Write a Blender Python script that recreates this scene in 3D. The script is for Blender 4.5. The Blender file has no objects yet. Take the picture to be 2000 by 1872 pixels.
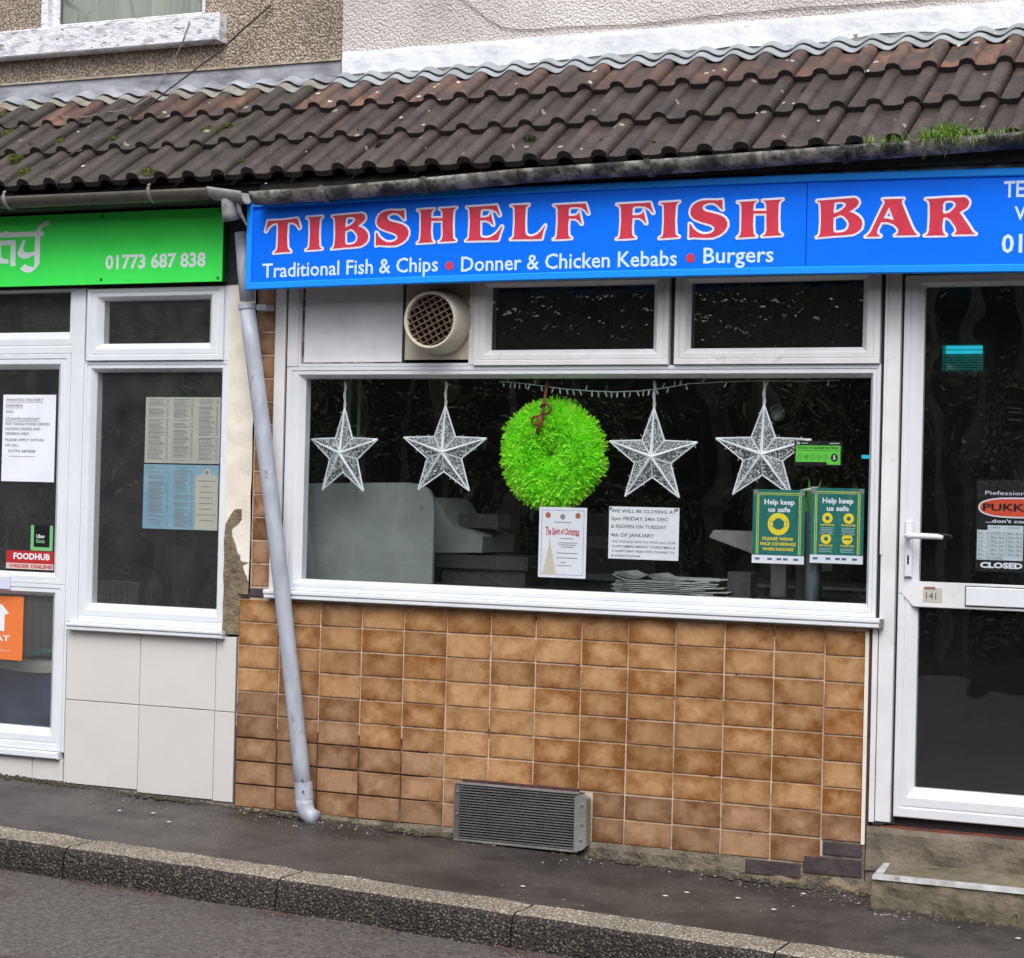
import bpy, bmesh, math, random
from mathutils import Vector, Matrix, noise
random.seed(7)
S = bpy.context.scene
# ------------------------------------------------------------------ camera
CAMC = Vector((4.50477, -7.93016, 0.48778)); F = 3972.99
RM = ((0.9110504513995625, 0.41156952654550333, 0.02444585494032823),
      (0.018484766374696617, 0.01845850412938175, -0.9996587402895942),
      (-0.4118803083624249, 0.9111914225037546, 0.009208861974095808))
cam = bpy.data.cameras.new('camera'); co = bpy.data.objects.new('camera', cam)
S.collection.objects.link(co); S.camera = co
cam.sensor_fit = 'HORIZONTAL'; cam.sensor_width = 36; cam.lens = F / 2000 * 36
cam.clip_start = 0.1; cam.clip_end = 500
r, d, f = [Vector(v).normalized() for v in RM]
co.matrix_world = Matrix(((r.x, -d.x, -f.x, CAMC.x), (r.y, -d.y, -f.y, CAMC.y), (r.z, -d.z, -f.z, CAMC.z), (0, 0, 0, 1)))
S.render.resolution_x = 1024; S.render.resolution_y = 958
# ------------------------------------------------------------------ world, sun
SUN_EL, SUN_AZ = math.radians(52), math.radians(160)
w = bpy.data.worlds.new('World'); S.world = w; w.use_nodes = True
nt = w.node_tree; bg = nt.nodes['Background']
sky = nt.nodes.new('ShaderNodeTexSky'); sky.sky_type = 'NISHITA'; sky.sun_disc = False
sky.sun_elevation = SUN_EL; sky.sun_rotation = SUN_AZ; sky.air_density = 1.2; sky.dust_density = 3.0
hs = nt.nodes.new('ShaderNodeHueSaturation'); hs.inputs['Saturation'].default_value = 0.32
nt.links.new(sky.outputs[0], hs.inputs['Color']); nt.links.new(hs.outputs[0], bg.inputs['Color'])
bg.inputs['Strength'].default_value = 0.13
sl = bpy.data.lights.new('sun', 'SUN'); sl.energy = 1.1; sl.angle = math.radians(40); sl.color = (1, .975, .94)
so = bpy.data.objects.new('sun', sl); S.collection.objects.link(so)
# sun direction: azimuth clockwise from +Y
sd = Vector((math.sin(SUN_AZ) * math.cos(SUN_EL), math.cos(SUN_AZ) * math.cos(SUN_EL), math.sin(SUN_EL)))
so.rotation_euler = sd.to_track_quat('Z', 'Y').to_euler(); so.location = sd * 20
S.view_settings.view_transform = 'Standard'; S.view_settings.look = 'None'
S.view_settings.exposure = 0.80; S.view_settings.gamma = 1; S.view_settings.use_curve_mapping = False
S.render.engine = 'CYCLES'
S.cycles.max_bounces = 8; S.cycles.transparent_max_bounces = 12; S.cycles.caustics_reflective = False; S.cycles.caustics_refractive = False

# ------------------------------------------------------------------ pixel of the 2000 px wide photograph -> point on a real plane
def ray(px, py):
    a, b = (px - 1000) / F, (py - 936) / F
    return Vector([RM[0][i] * a + RM[1][i] * b + RM[2][i] for i in range(3)])
def at(px, py, Y):
    v = ray(px, py); return CAMC + v * ((Y - CAMC.y) / v.y)
PIT = math.radians(35); GAU = .345; EY, EZ = -.22, 1.845      # roof plane: eaves line and pitch
def at_roof(px, py, lift=0):
    n = Vector((0, -math.sin(PIT), math.cos(PIT))); p0 = Vector((0, EY, EZ)) + n * lift
    v = ray(px, py); return CAMC + v * ((p0 - CAMC).dot(n) / v.dot(n))
def at_ground(px, py, a=-.965, b=-.033, c=.02):
    v = ray(px, py); t = (a + b * CAMC.x + c * CAMC.y - CAMC.z) / (v.z - b * v.x - c * v.y); return CAMC + v * t
def pave(x, y): return -.965 - .033 * x + .02 * y

# ------------------------------------------------------------------ materials
MATS = {}
def nd(nt, typ, **kw):
    n = nt.nodes.new(typ)
    for k, v in kw.items():
        if k in n.inputs: n.inputs[k].default_value = v
        else: setattr(n, k, v)
    return n
def rgb(c): return (c[0], c[1], c[2], 1)
def mat(name, col, rough=.6, col2=None, scale=8, detail=6, lo=.4, hi=.6, bump=0, bscale=60, spec=.5, metal=0,
        obj=False, rand=0, stretch=(1, 1, 1), speck=None, emit=None, dirt=None):
    """col/col2 mixed by noise; rand: value change per object; speck=(colour, scale, threshold); dirt=(colour, scale, lo, hi)"""
    if name in MATS: return MATS[name]
    m = bpy.data.materials.new(name); m.use_nodes = True; MATS[name] = m
    nt = m.node_tree; L = nt.links; b = nt.nodes['Principled BSDF']
    b.inputs['Roughness'].default_value = rough; b.inputs['Metallic'].default_value = metal
    b.inputs['Specular IOR Level'].default_value = spec
    geo = nd(nt, 'ShaderNodeNewGeometry'); mp = nd(nt, 'ShaderNodeMapping'); mp.inputs['Scale'].default_value = stretch
    L.new(geo.outputs['Position'], mp.inputs['Vector']); P = mp.outputs[0]
    oi = nd(nt, 'ShaderNodeObjectInfo')
    mul = nd(nt, 'ShaderNodeMath', operation='MULTIPLY'); L.new(oi.outputs['Random'], mul.inputs[0]); mul.inputs[1].default_value = 37 if obj else 0
    def nz(sc, det=6, rg=.6):
        n = nd(nt, 'ShaderNodeTexNoise', noise_dimensions='4D'); n.inputs['Scale'].default_value = sc; n.inputs['Detail'].default_value = det
        n.inputs['Roughness'].default_value = rg; L.new(P, n.inputs['Vector']); L.new(mul.outputs[0], n.inputs['W']); return n.outputs['Fac']
    def ramp(x, a, c):
        r_ = nd(nt, 'ShaderNodeMapRange'); r_.inputs['From Min'].default_value = a; r_.inputs['From Max'].default_value = c
        L.new(x, r_.inputs['Value']); return r_.outputs[0]
    def mix(fac, A, Bc):
        x = nd(nt, 'ShaderNodeMix', data_type='RGBA')
        if isinstance(fac, (int, float)): x.inputs[0].default_value = fac
        else: L.new(fac, x.inputs[0])
        for sock, v in ((x.inputs[6], A), (x.inputs[7], Bc)):
            if isinstance(v, tuple): sock.default_value = rgb(v)
            else: L.new(v, sock)
        return x.outputs[2]
    c = rgb(col); cur = tuple(col)
    if col2: cur = mix(ramp(nz(scale, detail), lo, hi), tuple(col), tuple(col2))
    if speck:
        v = nd(nt, 'ShaderNodeTexVoronoi'); v.inputs['Scale'].default_value = speck[1]; L.new(P, v.inputs['Vector'])
        sx = nd(nt, 'ShaderNodeSeparateColor'); L.new(v.outputs['Color'], sx.inputs[0])
        a1 = nd(nt, 'ShaderNodeMath', operation='GREATER_THAN'); L.new(sx.outputs[0], a1.inputs[0]); a1.inputs[1].default_value = speck[2]
        a2 = nd(nt, 'ShaderNodeMath', operation='LESS_THAN'); L.new(v.outputs['Distance'], a2.inputs[0]); a2.inputs[1].default_value = .42
        a3 = nd(nt, 'ShaderNodeMath', operation='MULTIPLY'); L.new(a1.outputs[0], a3.inputs[0]); L.new(a2.outputs[0], a3.inputs[1])
        cur = mix(a3.outputs[0], cur, tuple(speck[0]))
    if dirt:
        cur = mix(ramp(nz(dirt[1], 8, .7), dirt[2], dirt[3]), cur, tuple(dirt[0]))
    if rand:
        hsv = nd(nt, 'ShaderNodeHueSaturation')
        rr = nd(nt, 'ShaderNodeMapRange'); L.new(oi.outputs['Random'], rr.inputs['Value']); rr.inputs['To Min'].default_value = 1 - rand; rr.inputs['To Max'].default_value = 1 + rand
        L.new(rr.outputs[0], hsv.inputs['Value'])
        if isinstance(cur, tuple): hsv.inputs['Color'].default_value = rgb(cur)
        else: L.new(cur, hsv.inputs['Color'])
        cur = hsv.outputs[0]
    if isinstance(cur, tuple): b.inputs['Base Color'].default_value = rgb(cur)
    else: L.new(cur, b.inputs['Base Color'])
    if bump:
        bn = nd(nt, 'ShaderNodeBump'); bn.inputs['Strength'].default_value = 1; bn.inputs['Distance'].default_value = bump
        L.new(nz(bscale, 5, .6), bn.inputs['Height']); L.new(bn.outputs[0], b.inputs['Normal'])
    if emit:
        b.inputs['Emission Color'].default_value = rgb(emit[0]); b.inputs['Emission Strength'].default_value = emit[1]
    return m

def stone_mat(name, base, tones, scale, bump, mortar, rough=.9, big=None):
    """pebble finish: every voronoi cell a stone with its own tone, raised"""
    m = bpy.data.materials.new(name); m.use_nodes = True; MATS[name] = m
    nt = m.node_tree; L = nt.links; b = nt.nodes['Principled BSDF']; b.inputs['Roughness'].default_value = rough
    b.inputs['Specular IOR Level'].default_value = .25
    geo = nd(nt, 'ShaderNodeNewGeometry')
    n0 = nd(nt, 'ShaderNodeTexNoise'); n0.inputs['Scale'].default_value = scale * 1.3; L.new(geo.outputs['Position'], n0.inputs['Vector'])
    vm = nd(nt, 'ShaderNodeVectorMath', operation='MULTIPLY_ADD'); L.new(n0.outputs['Color'], vm.inputs[0]); vm.inputs[1].default_value = (.6 / scale,) * 3
    L.new(geo.outputs['Position'], vm.inputs[2])
    v = nd(nt, 'ShaderNodeTexVoronoi'); v.inputs['Scale'].default_value = scale; L.new(vm.outputs[0], v.inputs['Vector'])
    sc = nd(nt, 'ShaderNodeSeparateColor'); L.new(v.outputs['Color'], sc.inputs[0])
    cr = nd(nt, 'ShaderNodeValToRGB'); L.new(sc.outputs[0], cr.inputs[0]); cr.color_ramp.interpolation = 'CONSTANT'
    e = cr.color_ramp.elements; e[0].color = rgb(tones[0]); e[1].color = rgb(tones[1]); e[1].position = 1 / len(tones)
    for i, t in enumerate(tones[2:]): x = e.new((i + 2) / len(tones)); x.color = rgb(t)
    mr = nd(nt, 'ShaderNodeMapRange'); L.new(v.outputs['Distance'], mr.inputs['Value']); mr.inputs['From Min'].default_value = .35; mr.inputs['From Max'].default_value = .62
    mx = nd(nt, 'ShaderNodeMix', data_type='RGBA'); L.new(mr.outputs[0], mx.inputs[0]); L.new(cr.outputs[0], mx.inputs[6]); mx.inputs[7].default_value = rgb(mortar)
    n1 = nd(nt, 'ShaderNodeTexNoise'); n1.inputs['Scale'].default_value = 2.2; n1.inputs['Detail'].default_value = 7; L.new(geo.outputs['Position'], n1.inputs['Vector'])
    m2 = nd(nt, 'ShaderNodeMapRange'); L.new(n1.outputs['Fac'], m2.inputs['Value']); m2.inputs['From Min'].default_value = .3; m2.inputs['From Max'].default_value = .7; m2.inputs['To Min'].default_value = .72; m2.inputs['To Max'].default_value = 1.15
    h = nd(nt, 'ShaderNodeHueSaturation'); L.new(m2.outputs[0], h.inputs['Value']); L.new(mx.outputs[2], h.inputs['Color'])
    L.new(h.outputs[0], b.inputs['Base Color'])
    bn = nd(nt, 'ShaderNodeBump', invert=True); bn.inputs['Distance'].default_value = bump; L.new(v.outputs['Distance'], bn.inputs['Height']); L.new(bn.outputs[0], b.inputs['Normal'])
    return m

def glass(name, tint=(.9, .93, .93), film=.0, filmcol=(.5, .5, .5), bump=0, bscale=20, ior=1.5, mult=1.0):
    m = bpy.data.materials.new(name); m.use_nodes = True; MATS[name] = m
    nt = m.node_tree; L = nt.links; nt.nodes.clear()
    out = nd(nt, 'ShaderNodeOutputMaterial'); tr = nd(nt, 'ShaderNodeBsdfTransparent'); tr.inputs[0].default_value = rgb(tint)
    gl = nd(nt, 'ShaderNodeBsdfGlossy'); gl.inputs['Roughness'].default_value = .0 if not bump else .03; gl.inputs[0].default_value = (1, 1, 1, 1)
    lw = nd(nt, 'ShaderNodeLayerWeight', Blend=.5); fr = nd(nt, 'ShaderNodeMath', operation='POWER'); L.new(lw.outputs['Facing'], fr.inputs[0]); fr.inputs[1].default_value = 5
    mu = nd(nt, 'ShaderNodeMath', operation='MULTIPLY_ADD'); L.new(fr.outputs[0], mu.inputs[0]); mu.inputs[1].default_value = .9 * mult; mu.inputs[2].default_value = .10 * mult
    geo = nd(nt, 'ShaderNodeNewGeometry')
    bn = nd(nt, 'ShaderNodeBump'); tx = nd(nt, 'ShaderNodeTexNoise'); tx.inputs['Scale'].default_value = bscale if bump else 3; tx.inputs['Detail'].default_value = 3 if bump else 1
    L.new(geo.outputs['Position'], tx.inputs['Vector']); L.new(tx.outputs['Fac'], bn.inputs['Height']); bn.inputs['Distance'].default_value = bump if bump else .002
    L.new(bn.outputs[0], gl.inputs['Normal'])
    df = nd(nt, 'ShaderNodeBsdfDiffuse'); df.inputs[0].default_value = rgb(filmcol)
    n2 = nd(nt, 'ShaderNodeTexNoise'); n2.inputs['Scale'].default_value = 5; n2.inputs['Detail'].default_value = 8; n2.inputs['Roughness'].default_value = .7; L.new(geo.outputs['Position'], n2.inputs['Vector'])
    mr = nd(nt, 'ShaderNodeMapRange'); L.new(n2.outputs['Fac'], mr.inputs['Value']); mr.inputs['From Min'].default_value = .3; mr.inputs['From Max'].default_value = .75; mr.inputs['To Min'].default_value = film * .55; mr.inputs['To Max'].default_value = film * 1.5
    m1 = nd(nt, 'ShaderNodeMixShader'); L.new(mr.outputs[0], m1.inputs[0]); L.new(tr.outputs[0], m1.inputs[1]); L.new(df.outputs[0], m1.inputs[2])
    m2 = nd(nt, 'ShaderNodeMixShader'); L.new(mu.outputs[0], m2.inputs[0]); L.new(m1.outputs[0], m2.inputs[1]); L.new(gl.outputs[0], m2.inputs[2])
    L.new(m2.outputs[0], out.inputs[0]); return m

upvc = mat('upvc_white', (.72, .74, .78), .32, (.62, .63, .66), 3, 6, .45, .8, dirt=((.30, .25, .19), 6, .66, .86))
upvc_old = mat('upvc_weathered', (.77, .77, .80), .4, (.62, .61, .61), 4, 8, .4, .75, dirt=((.22, .17, .13), 9, .60, .82))
upvc_clean = mat('upvc_clean', (.76, .79, .84), .28, (.70, .73, .78), 3, 4, .4, .7)
gasket = mat('dark_gasket', (.02, .018, .022), .7)
def glaze(name, pale, mid, dark, rough):
    """glazed tile: pale in the middle, fired darker brown in patches towards its edges; every tile its own pattern"""
    m = bpy.data.materials.new(name); m.use_nodes = True; MATS[name] = m
    nt = m.node_tree; L = nt.links; b = nt.nodes['Principled BSDF']
    tc = nd(nt, 'ShaderNodeTexCoord'); oi = nd(nt, 'ShaderNodeObjectInfo'); geo = nd(nt, 'ShaderNodeNewGeometry')
    W = nd(nt, 'ShaderNodeMath', operation='MULTIPLY'); L.new(oi.outputs['Random'], W.inputs[0]); W.inputs[1].default_value = 91
    def N(sc, det=6, rg=.6):
        n = nd(nt, 'ShaderNodeTexNoise', noise_dimensions='4D'); n.inputs['Scale'].default_value = sc; n.inputs['Detail'].default_value = det; n.inputs['Roughness'].default_value = rg
        L.new(geo.outputs['Position'], n.inputs['Vector']); L.new(W.outputs[0], n.inputs['W']); return n.outputs['Fac']
    def MR(x, a, c, d=0, e=1):
        r_ = nd(nt, 'ShaderNodeMapRange'); L.new(x, r_.inputs['Value'])
        for k, v in (('From Min', a), ('From Max', c), ('To Min', d), ('To Max', e)): r_.inputs[k].default_value = v
        return r_.outputs[0]
    def MA(op, x, y):
        q = nd(nt, 'ShaderNodeMath', operation=op)
        for i, v in enumerate((x, y)):
            if isinstance(v, (int, float)): q.inputs[i].default_value = v
            else: L.new(v, q.inputs[i])
        return q.outputs[0]
    sp = nd(nt, 'ShaderNodeSeparateXYZ'); L.new(tc.outputs['Generated'], sp.inputs[0])
    ex = MA('ABSOLUTE', MA('SUBTRACT', sp.outputs[0], .5), 0); ez = MA('ABSOLUTE', MA('SUBTRACT', sp.outputs[2], .5), 0)
    e = MA('MAXIMUM', ex, MA('MULTIPLY', ez, .92))
    fr_ = MA('FRACT', MA('MULTIPLY', oi.outputs['Random'], 17.3), 0)
    f1 = MR(MA('ADD', MA('ADD', MA('MULTIPLY', e, .72), MA('MULTIPLY', fr_, .22)), MA('MULTIPLY', N(10, 6, .65), 1.35)), .84, 1.26)
    f2 = MR(N(26, 8, .7), .35, .7)
    def MX(f, A, Bc):
        x = nd(nt, 'ShaderNodeMix', data_type='RGBA'); L.new(f, x.inputs[0])
        for sock, v in ((x.inputs[6], A), (x.inputs[7], Bc)):
            if isinstance(v, tuple): sock.default_value = rgb(v)
            else: L.new(v, sock)
        return x.outputs[2]
    c = MX(f1, MX(f2, pale, mid), dark)
    hsv = nd(nt, 'ShaderNodeHueSaturation'); L.new(MR(oi.outputs['Random'], 0, 1, .80, 1.14), hsv.inputs['Value']); L.new(c, hsv.inputs['Color']); L.new(hsv.outputs[0], b.inputs['Base Color'])
    L.new(MR(N(7), .3, .7, rough, rough + .25), b.inputs['Roughness'])
    bn = nd(nt, 'ShaderNodeBump'); bn.inputs['Distance'].default_value = .0012; L.new(N(30, 3), bn.inputs['Height']); L.new(bn.outputs[0], b.inputs['Normal'])
    return m
tile_m = glaze('glazed_brown_tile', (.50, .30, .155), (.40, .215, .090), (.215, .085, .020), .16)
tile_low = glaze('glazed_brown_tile_low', (.43, .26, .155), (.335, .185, .095), (.175, .075, .028), .3)
tile_edge = mat('tile_body', (.20, .09, .04), .6)
grout = mat('tile_grout', (.66, .52, .40), .9, (.34, .25, .18), 5, 6, .45, .7, dirt=((.05, .035, .025), 11, .55, .66))
grout_d = mat('tile_grout_black', (.05, .035, .027), .9, (.30, .21, .15), 7, 6, .52, .66)
cream_m = mat('cream_porcelain_tile', (.66, .645, .635), .38, (.63, .61, .595), 4, 6, .4, .7, rand=.02, obj=True, dirt=((.45, .40, .33), 16, .66, .8))
cream_grout = mat('grey_grout', (.30, .28, .27), .9)
plaster = mat('cream_painted_render', (.80, .745, .66), .8, (.72, .65, .54), 6, 7, .45, .7, bump=.003, bscale=30, dirt=((.35, .27, .18), 18, .66, .74))
stone_m = mat('rough_stone', (.24, .19, .125), .95, (.13, .10, .065), 14, 8, .4, .65, bump=.02, bscale=28, dirt=((.34, .30, .24), 9, .6, .75))
mortar_m = mat('mortar_base', (.24, .205, .15), .95, (.12, .10, .075), 12, 8, .35, .65, bump=.02, bscale=35, dirt=((.03, .03, .022), 7, .52, .68))
conc_m = mat('step_concrete', (.21, .175, .135), .95, (.115, .095, .075), 7, 9, .35, .65, bump=.014, bscale=24, dirt=((.035, .034, .022), 5, .55, .72))
conc_moss = mat('step_concrete_mossy', (.20, .165, .12), .95, (.095, .085, .05), 9, 9, .35, .62, bump=.012, bscale=24, dirt=((.02, .022, .012), 8, .58, .72))
asph = mat('pavement_asphalt', (.080, .069, .065), .42, (.040, .035, .034), 1.6, 10, .35, .68, bump=.016, bscale=75, speck=((.17, .15, .135), 90, .90), dirt=((.024, .020, .019), 3.2, .46, .64))
road_m = mat('road_asphalt', (.19, .172, .163), .5, (.050, .041, .040), 48, 10, .36, .64, bump=.020, bscale=90, speck=((.30, .28, .26), 120, .86), dirt=((.070, .046, .043), 2.5, .54, .74))
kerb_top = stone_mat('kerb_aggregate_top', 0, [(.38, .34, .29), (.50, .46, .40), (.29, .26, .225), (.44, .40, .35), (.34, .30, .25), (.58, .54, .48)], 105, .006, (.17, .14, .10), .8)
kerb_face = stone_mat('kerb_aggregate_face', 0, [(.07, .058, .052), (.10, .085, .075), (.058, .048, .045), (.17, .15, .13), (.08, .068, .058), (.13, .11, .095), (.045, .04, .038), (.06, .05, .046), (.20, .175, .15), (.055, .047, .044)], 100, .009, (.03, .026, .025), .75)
dash_brown = stone_mat('brown_pebbledash', 0, [(.46, .39, .31), (.54, .46, .38), (.37, .30, .23), (.58, .51, .43), (.43, .35, .28), (.50, .42, .34)], 84, .009, (.22, .175, .135))
dash_white = stone_mat('white_painted_dash', 0, [(.68, .64, .625), (.74, .71, .69), (.64, .595, .58), (.71, .675, .655)], 85, .006, (.60, .555, .54))
paint_white = mat('thick_white_paint', (.78, .80, .86), .55, (.62, .63, .68), 7, 8, .45, .7, bump=.006, bscale=22, dirt=((.16, .13, .14), 9, .63, .72))
paint_flaky = mat('flaking_white_paint', (.78, .79, .85), .6, (.45, .45, .50), 14, 9, .48, .62, bump=.006, bscale=40, stretch=(1, 1, 2.4), dirt=((.22, .17, .13), 16, .57, .63))
lead = mat('lead_flashing', (.20, .205, .235), .55, (.38, .39, .44), 7, 8, .4, .62, bump=.006, bscale=14, stretch=(.6, 1, 1.5), dirt=((.13, .12, .14), 11, .58, .7))
corr = mat('fibre_sheet_grey', (.33, .36, .38), .75, (.20, .22, .235), 9, 7, .4, .7, bump=.002, bscale=60, dirt=((.60, .62, .62), 18, .64, .72))
corr_old = mat('fibre_sheet_weathered', (.30, .30, .28), .8, (.19, .16, .12), 9, 7, .4, .65, bump=.003, bscale=50, dirt=((.10, .085, .06), 14, .56, .7))
roof_m = mat('concrete_roof_tile', (.060, .045, .042), .45, (.028, .021, .019), 7, 9, .38, .62, bump=.006, bscale=85, obj=True, rand=.18, dirt=((.105, .066, .055), 5, .54, .74), speck=((.26, .25, .23), 30, .985))
roof_red = mat('concrete_roof_tile_red', (.125, .068, .048), .65, (.058, .042, .038), 7, 8, .38, .58, bump=.006, bscale=85, obj=True, rand=.22, dirt=((.27, .13, .075), 4.5, .55, .70), speck=((.5, .48, .45), 38, .97))
roof_moss = mat('concrete_roof_tile_mossy', (.066, .052, .047), .55, (.031, .026, .020), 7, 9, .38, .62, bump=.007, bscale=80, obj=True, rand=.14, dirt=((.085, .085, .03), 7, .62, .72), speck=((.24, .25, .19), 26, .97))
nose_m = mat('tile_nose_black', (.020, .013, .012), .8, (.012, .009, .009), 30, 5, bump=.003, bscale=60)  # near-black on the tile nose, underside and side edges
black_m = mat('bituminous_fascia', (.015, .014, .016), .8, (.03, .03, .032), 12)
gut_l = mat('gutter_grey_plastic', (.085, .078, .066), .6, (.05, .046, .038), 12, 8, .4, .65, dirt=((.21, .20, .19), 10, .62, .74))
gut_r = mat('gutter_cast_iron_white', (.30, .29, .27), .75, (.075, .068, .058), 11, 9, .42, .56, bump=.004, bscale=40, dirt=((.016, .018, .020), 8, .46, .58))
gut_out = mat('gutter_outlet_grey', (.27, .27, .28), .6, (.17, .17, .17), 15, 7, .4, .65, dirt=((.08, .07, .07), 9, .55, .7))
pipe_m = mat('downpipe_grey_paint', (.42, .455, .53), .45, (.30, .325, .39), 14, 8, .42, .66, dirt=((.13, .14, .17), 24, .58, .70), stretch=(1, 1, .35))
sign_blue = mat('sign_panel_blue', (.002, .175, 1.0), .42, (.001, .162, .98), 2, 3, spec=.15)
sign_frame = mat('sign_frame_blue', (.012, .30, 1.0), .42, (.012, .28, .98), 3, 5, spec=.2)
red_v = mat('sign_red_vinyl', (.66, .035, .075), .4, (.60, .028, .062), 20, 3)
white_v = mat('sign_white_vinyl', (.80, .82, .95), .4)
pale_v = mat('sign_pale_vinyl', (.62, .80, 1.0), .4)
green_s = mat('sign_green', (.062, .90, .120), .5, (.055, .86, .11), 3, 3, spec=.2)
green_side = mat('sign_green_side', (.01, .10, .012), .5)
mint_v = mat('sign_mint_white', (.78, .88, .90), .4)
fan_m = mat('aged_cream_plastic', (.56, .51, .42), .5, (.46, .40, .32), 7, 7, .4, .7, dirt=((.15, .10, .06), 10, .60, .76))
fan_g = mat('greasy_brown_grille', (.17, .115, .075), .55, (.10, .065, .04), 20, 6, .4, .65)
panel_m = mat('infill_panel_white', (.78, .78, .82), .5, (.66, .65, .68), 4, 6, .45, .75, dirt=((.20, .17, .14), 7, .62, .80))
zinc = mat('louvre_metal', (.15, .15, .155), .5, (.10, .10, .105), 9, 6, .4, .7, metal=.3, dirt=((.05, .035, .03), 7, .6, .75))
zinc_l = mat('bracket_galvanised', (.27, .27, .26), .55, (.19, .19, .18), 12, 6, metal=.2)
slats_m = mat('louvre_back_dark', (.012, .012, .013), .8)
brick_d = mat('dark_engineering_brick', (.075, .052, .055), .8, (.042, .033, .036), 12, 8, bump=.004, bscale=50, dirt=((.26, .10, .10), 9, .63, .72))
lintel_r = mat('oxblood_strip', (.085, .035, .035), .8, (.05, .025, .028), 14, 7, bump=.003)
door_red = mat('red_threshold', (.20, .05, .03), .7, (.10, .035, .025), 9)
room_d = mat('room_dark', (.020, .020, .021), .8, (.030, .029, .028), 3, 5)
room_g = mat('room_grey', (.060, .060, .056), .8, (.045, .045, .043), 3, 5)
brushed = mat('brushed_steel_panel', (.24, .28, .275), .45, (.17, .195, .195), 5, 9, .35, .65, dirt=((.08, .095, .095), 12, .60, .74))
plast_g = mat('till_grey_plastic', (.24, .27, .25), .5, (.19, .215, .20), 5)
plast_d = mat('till_dark_plastic', (.045, .05, .05), .5)
paper = mat('paper_white', (.82, .84, .92), .7, (.76, .79, .88), 6, 4)
paper_p = mat('paper_newsprint', (.44, .47, .44), .8, (.34, .37, .35), 14, 5)
ink = mat('ink_dark', (.06, .065, .10), .7)
ink_grey = mat('ink_grey', (.25, .26, .27), .7)
menu_c = mat('menu_cream', (.52, .56, .49), .6, (.48, .52, .46), 6)
menu_b = mat('menu_blue', (.26, .50, .62), .6, (.20, .43, .58), 9, 4, .4, .6)
menu_t = mat('menu_tan', (.58, .58, .49), .6)
teal_p = mat('poster_teal', (.008, .165, .145), .45, (.006, .145, .130), 4)
yel = mat('print_yellow', (.85, .68, .03), .5)
yel_g = mat('print_lime', (.50, .62, .10), .5)
blk = mat('print_black', (.008, .008, .010), .35)
fh_green = mat('print_bright_green', (.12, .62, .06), .45)
pukka_r = mat('print_orange_red', (.72, .075, .035), .45)
uber_g = mat('print_soft_green', (.18, .50, .20), .5)
food_r = mat('print_deep_red', (.45, .02, .02), .5)
eat_o = mat('print_orange', (.80, .20, .05), .5)
pink_w = mat('print_pale_pink', (.62, .50, .47), .6)
tub_b = mat('tub_navy_plastic', (.045, .065, .13), .45, (.035, .05, .10), 6)
tub_w = mat('tub_white_rim', (.42, .42, .40), .5)
lid_t = mat('teal_plastic', (.07, .24, .27), .5)
neon = mat('neon_green_mesh', (.52, 1.0, .05), .7, (.34, 1.0, .02), 22, 4, .4, .62)
_n = neon.node_tree; _t = nd(_n, 'ShaderNodeBsdfTranslucent'); _t.inputs[0].default_value = (.50, 1, .05, 1); _a = nd(_n, 'ShaderNodeMixShader'); _a.inputs[0].default_value = .5
_n.links.new(_n.nodes['Principled BSDF'].outputs[0], _a.inputs[1]); _n.links.new(_t.outputs[0], _a.inputs[2]); _n.links.new(_a.outputs[0], _n.nodes['Material Output'].inputs[0])
ribbon_m = mat('brown_ribbon', (.16, .035, .012), .5)
rib_w = mat('silver_ribbon', (.46, .54, .53), .4)
wire_w = mat('glitter_white', (.80, .86, .90), .35, spec=.8)
star_f = glass('star_gauze', (.78, .80, .82), film=.20, filmcol=(.6, .66, .7), mult=.6)
led_m = mat('fairy_light_plastic', (.42, .50, .46), .35)
moss_m = mat('moss_olive', (.13, .14, .02), .95, (.07, .085, .015), 40, 4)
moss_d = mat('moss_dark', (.035, .045, .012), .95, (.05, .05, .02), 40, 4)
grass_m = mat('gutter_grass', (.20, .34, .05), .8, (.12, .22, .03), 30, 3, obj=True)
leaf_m = mat('hedge_leaf', (.21, .22, .12), .6, (.022, .030, .014), 1.1, 6, .46, .64)
leaf_b = mat('bare_twig', (.30, .27, .23), .9, (.12, .10, .08), 5)
cable_m = mat('cable_dark_brown', (.045, .03, .026), .8)
cable_l = mat('cable_pale', (.24, .20, .18), .8)
peb = mat('grit_pale', (.34, .31, .27), .8, (.07, .06, .05), 60, 2, .4, .52)
deb = mat('dark_debris', (.030, .028, .018), .9, (.10, .075, .05), 70, 2, .5, .62)
nosing_m = mat('worn_nosing', (.50, .51, .53), .5, (.30, .29, .28), 12, 8, .4, .62, dirt=((.12, .10, .08), 14, .56, .66))
curtain_m = mat('net_curtain', (.36, .37, .31), .9, (.22, .24, .20), 2.2, 3, .35, .65, stretch=(4, 1, .15))
timber = mat('bare_timber', (.12, .075, .05), .8, (.07, .045, .03), 16)
cyan_l = mat('uv_tube', (.02, .5, .6), .4, emit=((.02, .65, .9), .45))
leafg = mat('plant_leaf_green', (.10, .30, .03), .5)
g_shop = glass('shop_glass', (.98, .99, .99), film=.005, filmcol=(.4, .42, .4))
clear = glass('glass_back_face', (1, 1, 1), film=0, mult=0)
g_left = glass('left_shop_glass', (.95, .95, .95), film=.085, filmcol=(.40, .40, .41))  # diffuse grey film also stands in for a flat grey reflection
g_door = glass('door_glass', (.92, .94, .94), film=.012, filmcol=(.4, .4, .42))
g_pat = glass('patterned_glass', (.35, .36, .36), film=.012, filmcol=(.4, .4, .4), bump=.0044, bscale=15, mult=1.15)
g_up = glass('upstairs_glass', (.9, .92, .9), film=.03)

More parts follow.
